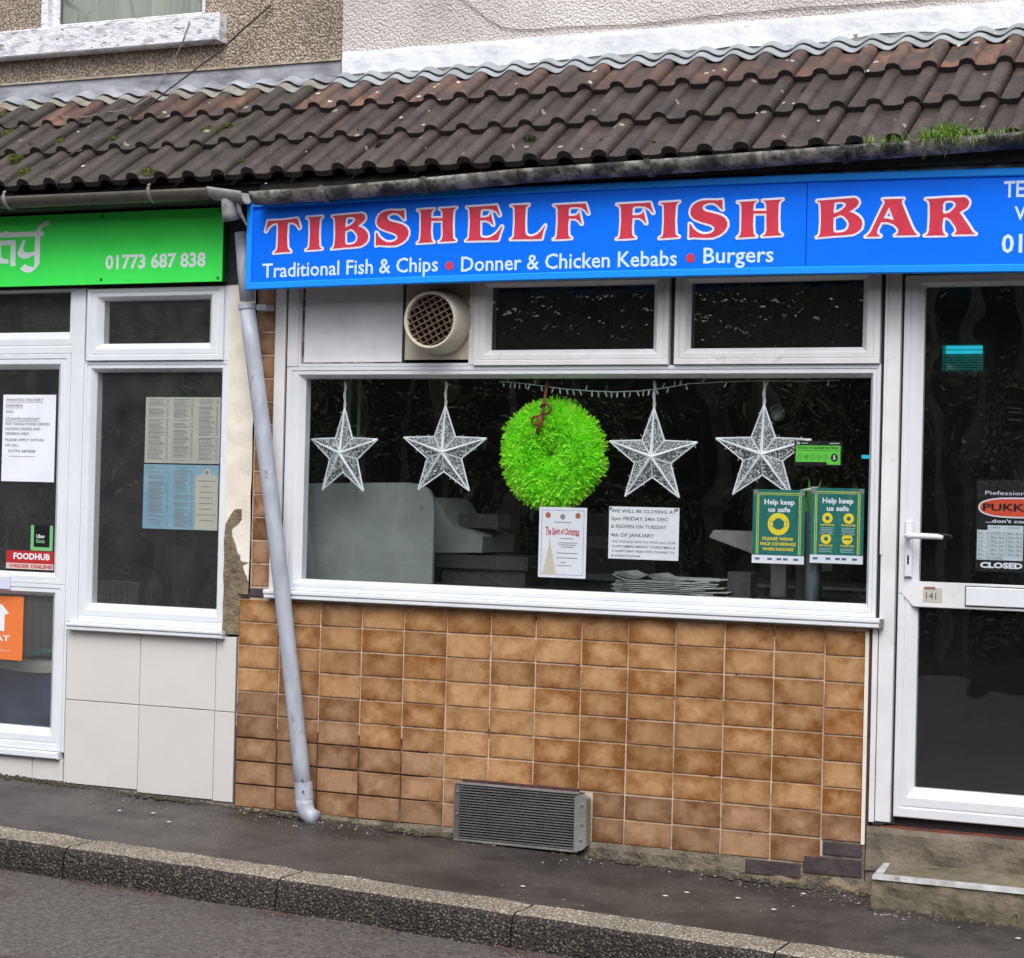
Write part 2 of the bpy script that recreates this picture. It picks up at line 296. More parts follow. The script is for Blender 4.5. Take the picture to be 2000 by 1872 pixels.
# ------------------------------------------------------------------ mesh builder
COL = S.collection
class MB:
    def __init__(s): s.v = []; s.f = []; s.m = []; s.mi = 0
    def add(s, vs, fs):
        o = len(s.v); s.v += [tuple(v) for v in vs]; s.f += [tuple(i + o for i in f_) for f_ in fs]; s.m += [s.mi] * len(fs); return s
    def box(s, x0, x1, y0, y1, z0, z1):
        return s.add([(x, y, z) for x in (x0, x1) for y in (y0, y1) for z in (z0, z1)],
                     [(0, 1, 3, 2), (4, 6, 7, 5), (0, 4, 5, 1), (2, 3, 7, 6), (0, 2, 6, 4), (1, 5, 7, 3)])
    def bev(s, x0, x1, y0, y1, z0, z1, b=.002):
        """front (low y) face bevelled slab"""
        a = [(x0, y1, z0), (x1, y1, z0), (x1, y1, z1), (x0, y1, z1)]
        c = [(x0, y0 + b, z0), (x1, y0 + b, z0), (x1, y0 + b, z1), (x0, y0 + b, z1)]
        e = [(x0 + b, y0, z0 + b), (x1 - b, y0, z0 + b), (x1 - b, y0, z1 - b), (x0 + b, y0, z1 - b)]
        fs = [(8, 9, 10, 11)]
        for i in range(4):
            j = (i + 1) % 4; fs += [(i, j, 4 + j, 4 + i), (4 + i, 4 + j, 8 + j, 8 + i)]
        return s.add(a + c + e, fs)
    def quad(s, a, b, c, d_): return s.add([a, b, c, d_], [(0, 1, 2, 3)])
    def rect(s, x0, x1, y, z0, z1): return s.quad((x0, y, z0), (x1, y, z0), (x1, y, z1), (x0, y, z1))
    def tube(s, pts, rad, n=8, cap=True, sy=1.0):
        pts = [Vector(p) for p in pts]; rings = []
        for i, p in enumerate(pts):
            t = (pts[min(i + 1, len(pts) - 1)] - pts[max(i - 1, 0)]).normalized()
            u = t.cross(Vector((0, 1, 0)));
            if u.length < .1: u = t.cross(Vector((1, 0, 0)))
            u.normalize(); v_ = t.cross(u); rr = rad[i] if isinstance(rad, (list, tuple)) else rad
            rings.append([p + u * rr * math.cos(a) + Vector((v_.x, v_.y * sy, v_.z)) * rr * math.sin(a) for a in [2 * math.pi * k / n for k in range(n)]])
        vs = [q for r_ in rings for q in r_]; fs = []
        for i in range(len(pts) - 1):
            for k in range(n): k2 = (k + 1) % n; fs.append((i * n + k, i * n + k2, (i + 1) * n + k2, (i + 1) * n + k))
        if cap: fs += [tuple(range(n))[::-1], tuple((len(pts) - 1) * n + k for k in range(n))]
        return s.add(vs, fs)
    def ring(s, x0, x1, z0, z1, prof, W=(1, 1, 1, 1)):
        """mitred rectangular frame; prof = closed list of (inset, y)"""
        n = len(prof); vs = []
        for u, y in prof: vs += [(x0 + u * W[0], y, z0 + u * W[2]), (x1 - u * W[1], y, z0 + u * W[2]), (x1 - u * W[1], y, z1 - u * W[3]), (x0 + u * W[0], y, z1 - u * W[3])]
        fs = []
        for i in range(n):
            j = (i + 1) % n
            for k in range(4): k2 = (k + 1) % 4; fs.append((i * 4 + k, i * 4 + k2, j * 4 + k2, j * 4 + k))
        return s.add(vs, fs)
    def disc(s, c, r_, n=20, y=None):
        vs = [(c[0] + r_ * math.cos(2 * math.pi * k / n), c[1], c[2] + r_ * math.sin(2 * math.pi * k / n)) for k in range(n)]
        return s.add(vs, [tuple(range(n))])
    def lathe(s, cx, cz, prof, n=40):
        """prof: (radius, y, dx, dz) rings round an axis along y"""
        vs = []; m_ = len(prof)
        for r_, y in prof: vs += [(cx + r_ * math.cos(2 * math.pi * k / n), y, cz + r_ * math.sin(2 * math.pi * k / n)) for k in range(n)]
        fs = []
        for i in range(m_ - 1):
            for k in range(n): k2 = (k + 1) % n; fs.append((i * n + k, i * n + k2, (i + 1) * n + k2, (i + 1) * n + k))
        return s.add(vs, fs)
    def build(s, name, mats, parent=None, smooth=False, kind=None):
        me = bpy.data.meshes.new(name); me.from_pydata(s.v, [], s.f)
        for m_ in (mats if isinstance(mats, (list, tuple)) else [mats]): me.materials.append(m_)
        me.polygons.foreach_set('material_index', s.m)
        bm = bmesh.new(); bm.from_mesh(me); bmesh.ops.recalc_face_normals(bm, faces=bm.faces); bm.to_mesh(me); bm.free()
        if smooth: me.polygons.foreach_set('use_smooth', [True] * len(me.polygons))
        o = bpy.data.objects.new(name, me); COL.objects.link(o); setpar(o, parent)
        if kind: o['kind'] = kind
        return o
BASE = {}
def origin(o): return o.location.copy()     # every object here is placed in world units
def setpar(o, parent):
    if parent is None: return
    o.parent = parent; o.matrix_parent_inverse = Matrix.Translation(-origin(parent))
def tag(o, label=None, cat=None, group=None, kind=None):
    if label: o['label'] = label
    if cat: o['category'] = cat
    if group: o['group'] = group
    if kind: o['kind'] = kind
    return o
def thing(name, label, cat, loc=(0, 0, 0), group=None):
    o = bpy.data.objects.new(name, None); o.location = loc; o.empty_display_size = .1; COL.objects.link(o)
    return tag(o, label, cat, group)
def inst(src, loc, parent, name=None):
    """a copy of a piece that shares its mesh; loc is the shift from the source"""
    c = src.copy(); COL.objects.link(c); c.location = Vector(loc); return c
def part(parent, name, m_, *boxes, **kw):
    b = MB()
    for q in boxes: b.box(*q)
    return b.build(name, m_, parent, **kw)

# ------------------------------------------------------------------ lettering: every text and sign glyph is turned into a mesh once
TX = {}
def prep_texts(items):
    tmp = []
    for key, body, bold in items:
        c = bpy.data.curves.new('t', 'FONT'); c.body = body; c.offset = bold; c.resolution_u = 2; c.size = 1
        o = bpy.data.objects.new('t', c); COL.objects.link(o); tmp.append((key, o))
    bpy.context.view_layer.update(); dg = bpy.context.evaluated_depsgraph_get()
    for key, o in tmp:
        me = bpy.data.meshes.new_from_object(o.evaluated_get(dg)); TX[key] = ([tuple(v.co) for v in me.vertices], [tuple(p.vertices) for p in me.polygons])
        bpy.data.meshes.remove(me)
    for key, o in tmp: bpy.data.objects.remove(o)
CAP = .69
def text_into(b, key, x0, x1, z0, z1, y, desc=False, bow=None, skew=0):
    """place prepared text so that it spans x0..x1, capital letters z0..z1, on the plane y"""
    vs, fs = TX[key]; mn = min(v[0] for v in vs); mx = max(v[0] for v in vs)
    sx = (x1 - x0) / (mx - mn); sz = (z1 - z0) / CAP
    out = []
    for v in vs:
        x = x0 + (v[0] - mn) * sx; z = z0 + v[1] * sz + skew * (x - x0)
        if bow: z += bow(x)
        out.append((x, y, z))
    b.add(out, fs)
def auto(s, cap): return cap * .86 * len(s)
# ================================================================== SETTING: ground
def strip(name, xs, ys, zf, m_, jit=0, kind='structure'):
    b = MB(); n = len(ys); vs = []
    for x in xs:
        for k in range(n):
            y = ys[k](x) if callable(ys[k]) else ys[k]; vs.append((x, y, zf(x, y) + (jit * noise.noise(Vector((x * 3.1, y * 3.3, 0))))))
    fs = [(i * n + k, (i + 1) * n + k, (i + 1) * n + k + 1, i * n + k + 1) for i in range(len(xs) - 1) for k in range(n - 1)]
    b.add(vs, fs); o = b.build(name, m_, None, smooth=True); o['kind'] = kind; return o
yin = lambda x: -.965 + .016 * x
yar = lambda x: yin(x) - .19
xs = [-40, -20, -10] + [-5 + .15 * i for i in range(80)] + [10, 20, 40]
P0 = strip('pavement', xs, [.06] + [(lambda x, t=t: t * yin(x)) for t in (.03, .1, .2, .35, .5, .7, .85, 1.0)], lambda x, y: pave(x, y), asph, .012)
def roadz(x, y):
    t = yar(x) - y; return pave(x, yar(x)) - .118 + .03 * min(max(t, 0), 2.6) - .02 * max(t - 2.6, 0) * .3
R0 = strip('road', xs, [(lambda x: yar(x) + .1)] + [(lambda x, t=t: yar(x) - t) for t in (.02, .2, .5, .9, 1.5, 2.5, 4, 7, 9)], roadz, road_m, .01)
ground = MB().quad((-250, -11, -1.4), (250, -11, -1.4), (250, -260, -1.4), (-250, -260, -1.4)).build('ground', mat('verge_grass', (.05, .06, .02), .9, (.03, .035, .015), 2), None); ground['kind'] = 'structure'
kerb = bpy.data.objects.new('kerb', None); COL.objects.link(kerb); kerb['kind'] = 'structure'
def kerb_stone(x0, x1, seed):
    b = MB(); n = 14; rnd = random.Random(seed); prof = [(0, .0, 0), (.0, .002, 1), (.012, 0, 1), (.1, -.001, 1), (.155, 0, 1), (.180, -.006, 1), (.196, -.022, 2), (.203, -.05, 2), (.207, -.09, 2), (.210, -.15, 2), (.21, -.22, 2)]
    vs = []; k = len(prof)
    for i in range(n + 1):
        t = i / n; x = x0 + (x1 - x0) * t
        e = min(i, n - i); chip = .006 if e == 0 else 0
        for j, (u, dz, mm) in enumerate(prof):
            y = yin(x) - u; z = pave(x, yin(x)) + dz + .004 + .0 * x
            if mm: jj = .004 * noise.noise(Vector((x * 22, j * 1.7, seed))); y += jj + chip * (j > 4); z += jj - chip * .6
            if j == 0: z = pave(x, y) - .15
            vs.append((x, y, z))
    for i in range(n):
        for j in range(k - 1):
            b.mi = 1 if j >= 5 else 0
            b.add([], []); b.f.append((i * k + j, (i + 1) * k + j, (i + 1) * k + j + 1, i * k + j + 1)); b.m.append(b.mi)
    b.v = vs; b.mi = 0
    b.f.append(tuple(range(k))); b.m.append(1); b.f.append(tuple(n * k + j for j in range(k))[::-1]); b.m.append(1)
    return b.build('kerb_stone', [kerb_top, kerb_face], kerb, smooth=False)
for i in range(-4, 8):
    x0 = -.495 + .985 * i; kerb_stone(x0 + .004, x0 + .981, i)
# bed under the kerb joints
part(kerb, 'kerb_bed', black_m, (-5, 9, -1.12, -1.0, -1.5, -1.12))

# loose grit on the pavement and in the gutter
gb = MB(); rnd = random.Random(3)
def pebble(b, p, s):
    q = [Vector((rnd.uniform(-1, 1), rnd.uniform(-1, 1), rnd.uniform(-.4, .6))).normalized() * s * rnd.uniform(.6, 1) for _ in range(4)]
    b.add([Vector(p) + Vector(v) for v in ((s, 0, 0), (-s * .6, s * .8, 0), (-s * .5, -s * .8, 0), (rnd.uniform(-.3, .3) * s, 0, s * .8), (0, 0, -s * .5))], [(0, 1, 3), (1, 2, 3), (2, 0, 3), (0, 4, 1), (1, 4, 2), (2, 4, 0)])
for i in range(420):
    x = rnd.uniform(-2.6, 3.6); t = rnd.random() ** 3.4; y = -.02 - t * .86
    if x > 2.6 and y > -.22: continue
    pebble(gb, (x, y, pave(x, y) + .003), rnd.choice([.002, .003, .003, .004, .005]) * (1.35 if rnd.random() < .12 else 1))
for (cx, n, sp) in ((-.75, 60, .18), (.1, 120, .22), (1.3, 60, .1), (2.35, 140, .28), (2.62, 60, .2)):
    for i in range(n):
        x = rnd.gauss(cx, sp); y = -abs(rnd.gauss(.05, .09)) - .02
        if x > 2.6 and y > -.22: y -= .2
        pebble(gb, (x, y, pave(x, y) + .003), rnd.choice([.003, .004, .005, .007]))
gb.build('grit', peb, None, kind='stuff')
gb = MB()
for i in range(1500):
    x = rnd.uniform(-2.2, 3.2); y = -abs(rnd.gauss(0, .022)) - .004 - (.2 if x > 2.56 else 0)
    if noise.noise(Vector((x * 3.3, 0, 5))) < -.12 and rnd.random() < .75: continue
    pebble(gb, (x, y, pave(x, y) + .002), rnd.choice([.006, .009, .012, .018]))
gb.build('wall_foot_debris', deb, None, kind='stuff')
gb = MB()
for i in range(3200):
    x = rnd.uniform(-2.2, 2.8); t = abs(rnd.gauss(0, .055)); y = yar(x) - .022 - t
    if noise.noise(Vector((x * 2.1, t * 8, 9))) < -.05: continue
    pebble(gb, (x, y, roadz(x, y) + .001), rnd.choice([.003, .004, .006, .009]))
gb.build('channel_debris', mat('reddish_leaf_litter', (.085, .050, .045), .8, (.035, .024, .022), 50, 2, .45, .6), None, kind='stuff')
lit = MB()
for px, py in ((1340, 1745), (1510, 1778), (1570, 1748), (1440, 1756), (1300, 1752), (1130, 1672), (233, 1585), (300, 1590), (330, 1607), (1990, 1835), (1020, 1733)):
    p = at_ground(px, py); q_ = [p + Vector((.012 * math.cos(a) * (1 + .4 * math.sin(px + a)), .009 * math.sin(a), .004)) for a in [k * .9 for k in range(7)]]; lit.add(q_ + [p + Vector((0, 0, .007))], [(k, (k + 1) % 7, 7) for k in range(7)])
lit.build('litter', mat('litter_white', (.6, .6, .58), .8), None, kind='stuff')

# ================================================================== lettering preparation
LINES = ['WE WILL BE CLOSING AT', '2pm FRIDAY 24th DEC', '& REOPEN ON TUESDAY', '4th OF JANUARY', 'WE WOULD LIKE TO WISH ALL OUR', 'CUSTOMERS MERRY CHRISTMAS &', 'A HAPPY NEW YEAR WITH THANKS TO', 'EVERYONE']
WANT = ['WANTED DELIVERY', 'DRIVERS', 'ALSO', 'COUNTER ASSISTANT', 'FOR TAKING PHONE ORDERS', 'PACKING ORDERS AND', 'GENERAL HELP', 'PLEASE APPLY WITHIN', 'OR CALL', '01773 687838']
items = [('tag1', 'Traditional Fish & Chips', .012), ('tag2', 'Donner & Chicken Kebabs', .012), ('tag3', 'Burgers', .012), ('tel', 'TEL', .02), ('vi', 'VISIT', .02), ('tn', '01773', .02),
         ('num', '01773 687 838', .028), ('hk', 'Help keep', .03), ('us', 'us safe', .03), ('pw', 'PLEASE WEAR', .03), ('fc', 'FACE COVERINGS', .03), ('wi', 'WHEN INDOORS', .03),
         ('fh', 'FOOD HYGIENE RATING', .03), ('5', '5', .02), ('puk', 'PUKKA-PIES', .03), ('pref', 'Piefessionals with', .0), ('dont', "...don't compromise", .02), ('closed', 'CLOSED', .05), ('cl2', 'CLOSED', .0),
         ('spirit', 'The Spirit of Christmas', .03), ('uber', 'Uber', .02), ('eats', 'Eats', .02), ('fhub', 'FOODHUB', .035), ('oo', 'ORDER ONLINE', .03), ('je', 'JUST EAT', .02), ('je2', 'Order online', 0), ('141', '141', 0)]
items += [('n%d' % i, s, .012) for i, s in enumerate(LINES)] + [('w%d' % i, s, .012) for i, s in enumerate(WANT)]
items += [('d%d' % i, s, 0) for i, s in enumerate(['Mon', 'Tues', 'Wed', 'Thur', 'Fri', 'Sat', 'Sun'])] + [('c%d' % i, str(i), 0) for i in range(5)]
items += [('hr', '11.30am 2pm 4.30pm 9pm', 0), ('hc', 'CLOSED 4.30pm 9pm', 0), ('th', 'THANKS', .03), ('sp', 'SPACE', .03), ('ha', 'HANDS', .03), ('fa', 'FACE', .03), ('pres', 'PRESENTED TO THE', 0), ('fb', 'FISH BAR', 0), ('lun', 'LUNCH', 0), ('eve', 'EVENING', 0)]
prep_texts(items)
GLYPH={'T':[[(11,143),(87,144),(161,150),(165,145),(178,109),(173,104),(161,120),(146,130),(130,133),(117,131),(114,122),(112,76),(115,28),(119,16),(133,5),(132,3),(88,2),(45,0),(47,2),(59,11),(63,23),(65,85),(64,123),(60,130),(52,132),(38,129),(23,120),(12,109),(4,96),(0,98),(4,113)]],'I':[[(1,144),(80,146),(79,144),(69,138),(66,127),(64,71),(67,18),(71,10),(82,5),(81,3),(39,1),(0,0),(1,2),(12,8),(16,17),(18,72),(16,129),(12,138),(0,142)]],'B':[[(0,144),(145,150),(156,147),(164,138),(165,128),(158,116),(146,107),(128,96),(146,90),(165,78),(178,62),(181,45),(176,28),(162,16),(144,8),(122,6),(64,4),(1,0),(10,6),(14,16),(17,52),(15,113),(12,135),(0,142)],[(69,132),(77,135),(95,136),(109,132),(115,126),(111,117),(100,106),(87,99),(70,92),(66,99)],[(67,75),(94,84),(108,78),(122,63),(128,49),(125,33),(114,21),(98,17),(80,16),(70,19),(67,31)]],'S':[[(135,151),(116,149),(80,151),(53,151),(31,145),(13,134),(4,118),(2,102),(8,88),(22,76),(45,66),(72,58),(92,51),(104,41),(104,29),(93,20),(75,15),(55,16),(34,25),(16,40),(5,58),(0,59),(0,2),(17,4),(62,0),(98,0),(125,9),(147,24),(158,43),(158,61),(147,78),(127,90),(95,99),(68,106),(56,114),(53,125),(61,134),(78,140),(99,139),(115,130),(131,114),(138,110),(136,130)]],'H':[[(0,142),(80,144),(69,135),(66,123),(66,105),(120,103),(119,124),(116,136),(104,144),(186,146),(173,138),(170,124),(169,74),(172,16),(186,6),(185,4),(105,2),(117,11),(122,26),(120,92),(67,93),(66,48),(69,19),(73,8),(82,2),(2,0),(14,10),(17,29),(17,81),(16,123),(12,137)]],'E':[[(0,144),(126,147),(140,149),(158,104),(153,103),(141,120),(124,129),(104,133),(81,134),(68,130),(66,116),(66,98),(91,98),(105,102),(113,117),(120,94),(128,64),(122,67),(108,80),(92,85),(66,86),(67,23),(73,15),(94,11),(116,15),(138,27),(154,43),(165,58),(170,57),(161,33),(151,0),(85,1),(0,2),(14,13),(16,41),(17,83),(15,118),(13,137)]],'L':[[(0,145),(83,146),(82,144),(70,136),(68,124),(67,72),(69,33),(73,21),(86,13),(103,13),(122,20),(139,33),(151,48),(158,57),(160,55),(151,30),(144,0),(72,1),(2,3),(14,10),(17,21),(19,73),(18,126),(13,140)]],'F':[[(0,142),(132,144),(143,144),(158,101),(154,101),(141,117),(122,128),(95,131),(75,130),(69,124),(68,95),(92,95),(107,99),(115,111),(119,97),(129,59),(124,61),(113,74),(97,83),(70,84),(67,49),(69,18),(72,11),(84,2),(45,0),(2,0),(13,5),(17,16),(20,70),(18,124),(13,136)]],'A':[[(65,144),(147,143),(141,137),(140,126),(160,79),(179,35),(192,12),(205,1),(115,2),(127,10),(129,23),(121,35),(108,46),(85,54),(61,55),(48,31),(45,15),(50,7),(59,3),(59,0),(0,1),(11,8),(21,21),(37,55),(57,98),(73,130),(72,136)],[(90,112),(110,62),(100,64),(87,69),(70,70)]],'R':[[(1,141),(74,143),(150,143),(160,137),(168,125),(166,113),(158,101),(144,93),(132,85),(148,62),(170,30),(184,8),(195,1),(111,2),(120,9),(122,19),(115,35),(97,59),(82,68),(72,67),(69,58),(67,33),(69,19),(72,8),(82,0),(41,0),(0,1),(13,8),(16,21),(18,70),(17,118),(13,133)],[(74,129),(88,132),(104,130),(115,122),(116,111),(108,99),(94,87),(75,82),(68,86),(68,118)]]}
LOGO=[[(-1783,1699),(-1769,1700),(-1760,1705),(-1737,1706),(-1730,1700),(-1567,1700),(-1557,1722),(-1539,1736),(-1517,1748),(-1499,1749),(-1489,1738),(-1492,1729),(-1503,1725),(-1523,1725),(-1536,1716),(-1546,1699),(-1527,1698),(-1523,1692),(-1524,1677),(-1544,1677),(-1544,1546),(-1572,1517),(-1595,1505),(-1617,1504),(-1640,1511),(-1657,1523),(-1631,1545),(-1618,1538),(-1598,1532),(-1575,1531),(-1575,1589),(-1606,1575),(-1633,1571),(-1656,1575),(-1672,1588),(-1675,1602),(-1662,1628),(-1646,1661),(-1628,1662),(-1639,1635),(-1643,1616),(-1634,1603),(-1609,1599),(-1575,1605),(-1574,1677),(-1668,1677),(-1782,1677),(-1817,1677),(-1817,1699)],[(-1816,1662),(-1688,1662),(-1685,1537),(-1715,1538),(-1716,1639),(-1774,1639),(-1772,1592),(-1763,1575),(-1727,1570),(-1728,1550),(-1778,1552),(-1797,1561),(-1802,1580),(-1804,1640),(-1815,1641)]]


def lettering(parent, m_, lst, y, name='lettering', bow=None):
    for key, x0, x1, z0, z1 in lst:
        b = MB(); text_into(b, key, x0, x1, z0, z1, y, bow=bow); o = b.build(name, m_, parent)
    return o
def lettering_words(parent, m_, lst, y, name='lettering', bow=None):
    """one part per word"""
    for key, x0, x1, z0, z1 in lst:
        b = MB(); text_into(b, key, x0, x1, z0, z1, y, bow=bow)
        fs = sorted(b.f, key=lambda f_: min(b.v[i][0] for i in f_)); gap = (z1 - z0) * .17; groups = []; right = -1e9
        for f_ in fs:
            l_ = min(b.v[i][0] for i in f_)
            if l_ > right + gap: groups.append([])
            groups[-1].append(f_); right = max(right, max(b.v[i][0] for i in f_))
        for g in groups:
            q = MB(); used_ = sorted({i for f_ in g for i in f_}); mp_ = {i: k for k, i in enumerate(used_)}
            q.add([b.v[i] for i in used_], [tuple(mp_[i] for i in f_) for f_ in g]); q.build(name, m_, parent)
def poly_mesh(b, loops, fx):
    """fill a polygon with holes through a temporary 2-D triangulation"""
    from mathutils.geometry import tessellate_polygon
    vl = [[Vector((x, z, 0)) for x, z in l] for l in loops]
    tri = tessellate_polygon(vl); flat = [p for l in loops for p in l]
    b.add([fx(x, z) for x, z in flat], [tuple(t) for t in tri])
def PROF(y0, back=.07, g=.028): return [(0, back), (0, y0 + .003), (.03, y0), (.30, y0), (.34, y0 + .006), (.40, y0 + .003), (.66, y0 + .003), (.74, y0 + .008), (1, g), (1, back)]
def frame(parent, name, x0, x1, z0, z1, W, m_, y0=-.004, back=.07, g=.028):
    return MB().ring(x0, x1, z0, z1, PROF(y0, back, g), W).build(name, m_, parent)
def pane(parent, x0, x1, z0, z1, y, m_, name='pane'):
    b = MB(); b.box(x0 - .006, x1 + .006, y, y + .004, z0 - .006, z1 + .006); b.m = [1] * 6; b.m[2] = 0     # only the street face carries film and reflection
    return b.build(name, [m_, clear], parent)
def rough_strip(parent, name, m_, x0, x1, zt, zb, y0, amp, seed, nx=60, nz=5, kind=None):
    b = MB(); vs = []
    for i in range(nx + 1):
        x = x0 + (x1 - x0) * i / nx
        a = zt(x) if callable(zt) else zt; c = zb(x) if callable(zb) else zb
        for k in range(nz + 1):
            t = k / nz; z = a + (c - a) * t
            vs.append((x, y0 - amp * max(.12, .5 + noise.noise(Vector((x * 9, z * 9, seed)))) * (1 if 0 < k else .3), z))
    for k in (0,):
        for i in range(nx + 1): vs.append((x0 + (x1 - x0) * i / nx, y0 + .05, vs[i * (nz + 1)][2]))
    o = (nx + 1) * (nz + 1)
    fs = [(i * (nz + 1) + k, (i + 1) * (nz + 1) + k, (i + 1) * (nz + 1) + k + 1, i * (nz + 1) + k + 1) for i in range(nx) for k in range(nz)]
    fs += [(o + i, o + i + 1, (i + 1) * (nz + 1), i * (nz + 1)) for i in range(nx)]
    return b.add(vs, fs).build(name, m_, parent, kind=kind)

# ================================================================== BUILDING B: the fish bar
FB = thing('fish_bar_building', 'fish bar with brown tiled stall riser, white plastic shopfront and brown tiled lean-to roof', 'building', (1.4, .1, -1.0))
GB = thing('takeaway_building', 'takeaway at the left with cream tiles below white plastic window and door, brown pebbledash above', 'building', (-1.3, .1, -.95))
# --- riser with its glazed tiles
b = MB().box(-.428, 2.487, .004, .12, -.578, .004).box(.55, 2.487, .004, .12, -1.12, -.578); b.mi = 1; b.box(-.428, .55, .004, .12, -1.12, -.578); riser = b.build('riser_wall', [grout, grout_d], FB)
VX0, VX1, VZ0, VZ1 = .705, 1.325, -1.1, -.742      # louvre opening
rnd = random.Random(11)
def brown_tile(x0, x1, z0, z1, low, parent=riser):
    b = MB(); b.bev(x0, x1, -.0025, .008, z0, z1, .0022)
    return b.build('tile', tile_low if low else tile_m, parent)
proto = {}
for c in range(-2, 12):
    for r_ in range(0, 9):
        if c == 11 and r_ > 7: continue
        low = (r_ >= 7) or (r_ >= 4 and c <= 0) or (r_ == 6 and c <= 2)
        xa, xb = c * .21 + .0035, (c + 1) * .21 - .0035
        if c == -2: xa = -.422
        if c == 11: xb = 2.472
        dz = -.006 if c == 11 else 0
        za, zb = -(r_ + 1) * .105 + .0035 + dz, -r_ * .105 - .0035 + dz
        jx, jz, jy = rnd.uniform(-.0008, .0008), rnd.uniform(-.0009, .0009), rnd.uniform(-.001, .001)
        cut = xb > VX0 and xa < VX1 and za < VZ1
        if c in (-2, 11) or cut:
            if cut:
                if zb > VZ1 + .01: brown_tile(xa, xb, VZ1 + .004, zb, low); continue
                if xa < VX0 - .02: brown_tile(xa, VX0 - .003, za, zb, low)
                elif xb > VX1 + .02: brown_tile(VX1 + .003, xb, za, zb, low)
                continue
            brown_tile(xa, xb, za, zb, low); continue
        if low not in proto:
            proto[low] = (brown_tile(.0035, .2065, -.1015, -.0035, low), 1)
            proto[low][0].location = (c * .21 + jx, jy, -r_ * .105 + jz)
        else:
            o = inst(proto[low][0], (c * .21 + jx, jy, -r_ * .105 + jz), riser); o.rotation_euler = (rnd.uniform(-.006, .006), 0, rnd.uniform(-.004, .004)) if False else (0, 0, 0)
part(riser, 'edge_trim', plaster, (2.474, 2.489, -.004, .004, -.85, -.01))
part(FB, 'edge_batten', lintel_r, (2.4895, 2.503, -.001, .02, -.80, .0))
part(FB, 'conduit', upvc_old, (2.505, 2.526, -.012, .03, -.755, .01))
rough_strip(FB, 'mortar_footing', mortar_m, -.43, 2.0, lambda x: -.944 + .004 * noise.noise(Vector((x * 6, 0, 0))), lambda x: pave(x, 0) - .05, .002, .02, 3, 90)
for a in ((2.32, 2.478, -.905, -.85), (2.24, 2.478, -.985, -.912), (2.0, 2.23, -1.01, -.95)):
    bb = MB(); bb.bev(a[0], a[1], -.003, .06, a[2], a[3], .004); bb.build('brick', brick_d, FB)
part(FB, 'brick_bed', mortar_m, (2.0, 2.486, .0012, .05, -1.12, -.951), (2.318, 2.486, .0012, .05, -.951, -.846))
rough_strip(FB, 'broken_footing', stone_m, 1.98, 2.5, lambda x: -1.0 + .03 * noise.noise(Vector((x * 17, 2, 0))), -1.12, .01, .035, 8, 40)
part(FB, 'lintel_strip', lintel_r, (VX0 + .02, VX1 - .06, -.010, .004, -.741, -.728))
# --- narrow tiled pier and its cream render
pier = MB().box(-.372, -.270, .004, .1, .004, 1.44).build('pier_wall', grout, FB)
for k in range(13):
    zt = 1.418 - .105 * k; b = MB(); b.bev(-.366, -.276, 0, .008, max(zt - .0985, .055), zt, .0025); b.build('tile', tile_low, pier)
for a in ((-.372, -.30, .01, .05), (-.42, -.372, .002, .03)):
    b = MB(); b.bev(a[0], a[1], -.004, .05, a[2], a[3], .004); b.build('brick', brick_d, pier)
# --- shop window
SW = bpy.data.objects.new('shop_window', None); SW.location = (1.15, 0, .05); COL.objects.link(SW); SW.location = Vector((1.15, 0, .05)) ; setpar(SW, FB)
frame(SW, 'frame', -.205, 2.512, .048, 1.052, (.085, .047, .052, .051), upvc)
part(SW, 'trim', upvc_old, (-.268, -.215, -.006, .05, .045, 1.44))
part(SW, 'gasket', gasket, (-.216, -.204, .006, .05, .045, 1.44), (1.62, 1.647, .012, .05, 1.055, 1.44), (2.508, 2.530, .008, .05, .0, 1.44), (.366, .384, .016, .05, 1.07, 1.44), (.69, .73, .02, .06, 1.07, 1.44))
part(SW, 'jamb', upvc_old, (-.204, -.150, -.004, .06, 1.055, 1.44), (-.150, -.141, .004, .06, 1.055, 1.44))
part(SW, 'transom', upvc, (-.141, .729, -.003, .05, 1.053, 1.066))
part(SW, 'head_rail', upvc_old, (-.204, 2.512, .0, .08, 1.432, 1.46))
part(SW, 'infill_panel', panel_m, (-.139, .365, .020, .03, 1.068, 1.432))
rough_strip(SW, 'grime_bead', mat('black_mould', (.06, .05, .045), .8, (.30, .27, .24), 24, 6, .45, .6), -.141, -.131, 1.43, 1.07, .0195, .002, 41, 2, 40)
rough_strip(SW, 'grime_bead', mat('black_mould', (.06, .05, .045), .8), -.139, .365, 1.0745, 1.0665, .0195, .002, 42, 40, 2)
part(SW, 'mullion', upvc_old, (.702, .7275, -.006, .05, 1.06, 1.44))
part(SW, 'fan_panel', fan_m, (.386, .697, .006, .02, 1.082, 1.432))
pane(SW, -.12, 2.465, .10, 1.001, .030, g_shop)
for (x0, x1, gl, gr) in ((.7295, 1.621, .071, .077), (1.646, 2.508, .062, .078)):
    frame(SW, 'sash', x0, x1, 1.0535, 1.436, (gl, gr, .068, .045), upvc_old, -.018, .06, .016)
    pane(SW, x0 + gl, x1 - gr, 1.1215, 1.391, .018, g_pat)
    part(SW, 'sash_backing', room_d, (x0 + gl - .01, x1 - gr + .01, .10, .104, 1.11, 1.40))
b = MB(); b.bev(-.275, 2.540, -.05, .02, .0285, .0475, .004); b.bev(-.273, 2.538, -.046, .02, .0095, .0275, .004); b.build('sill', upvc_clean, SW)
part(SW, 'sill_end_cap', zinc_l, (2.5405, 2.549, -.048, .0, .010, .046))
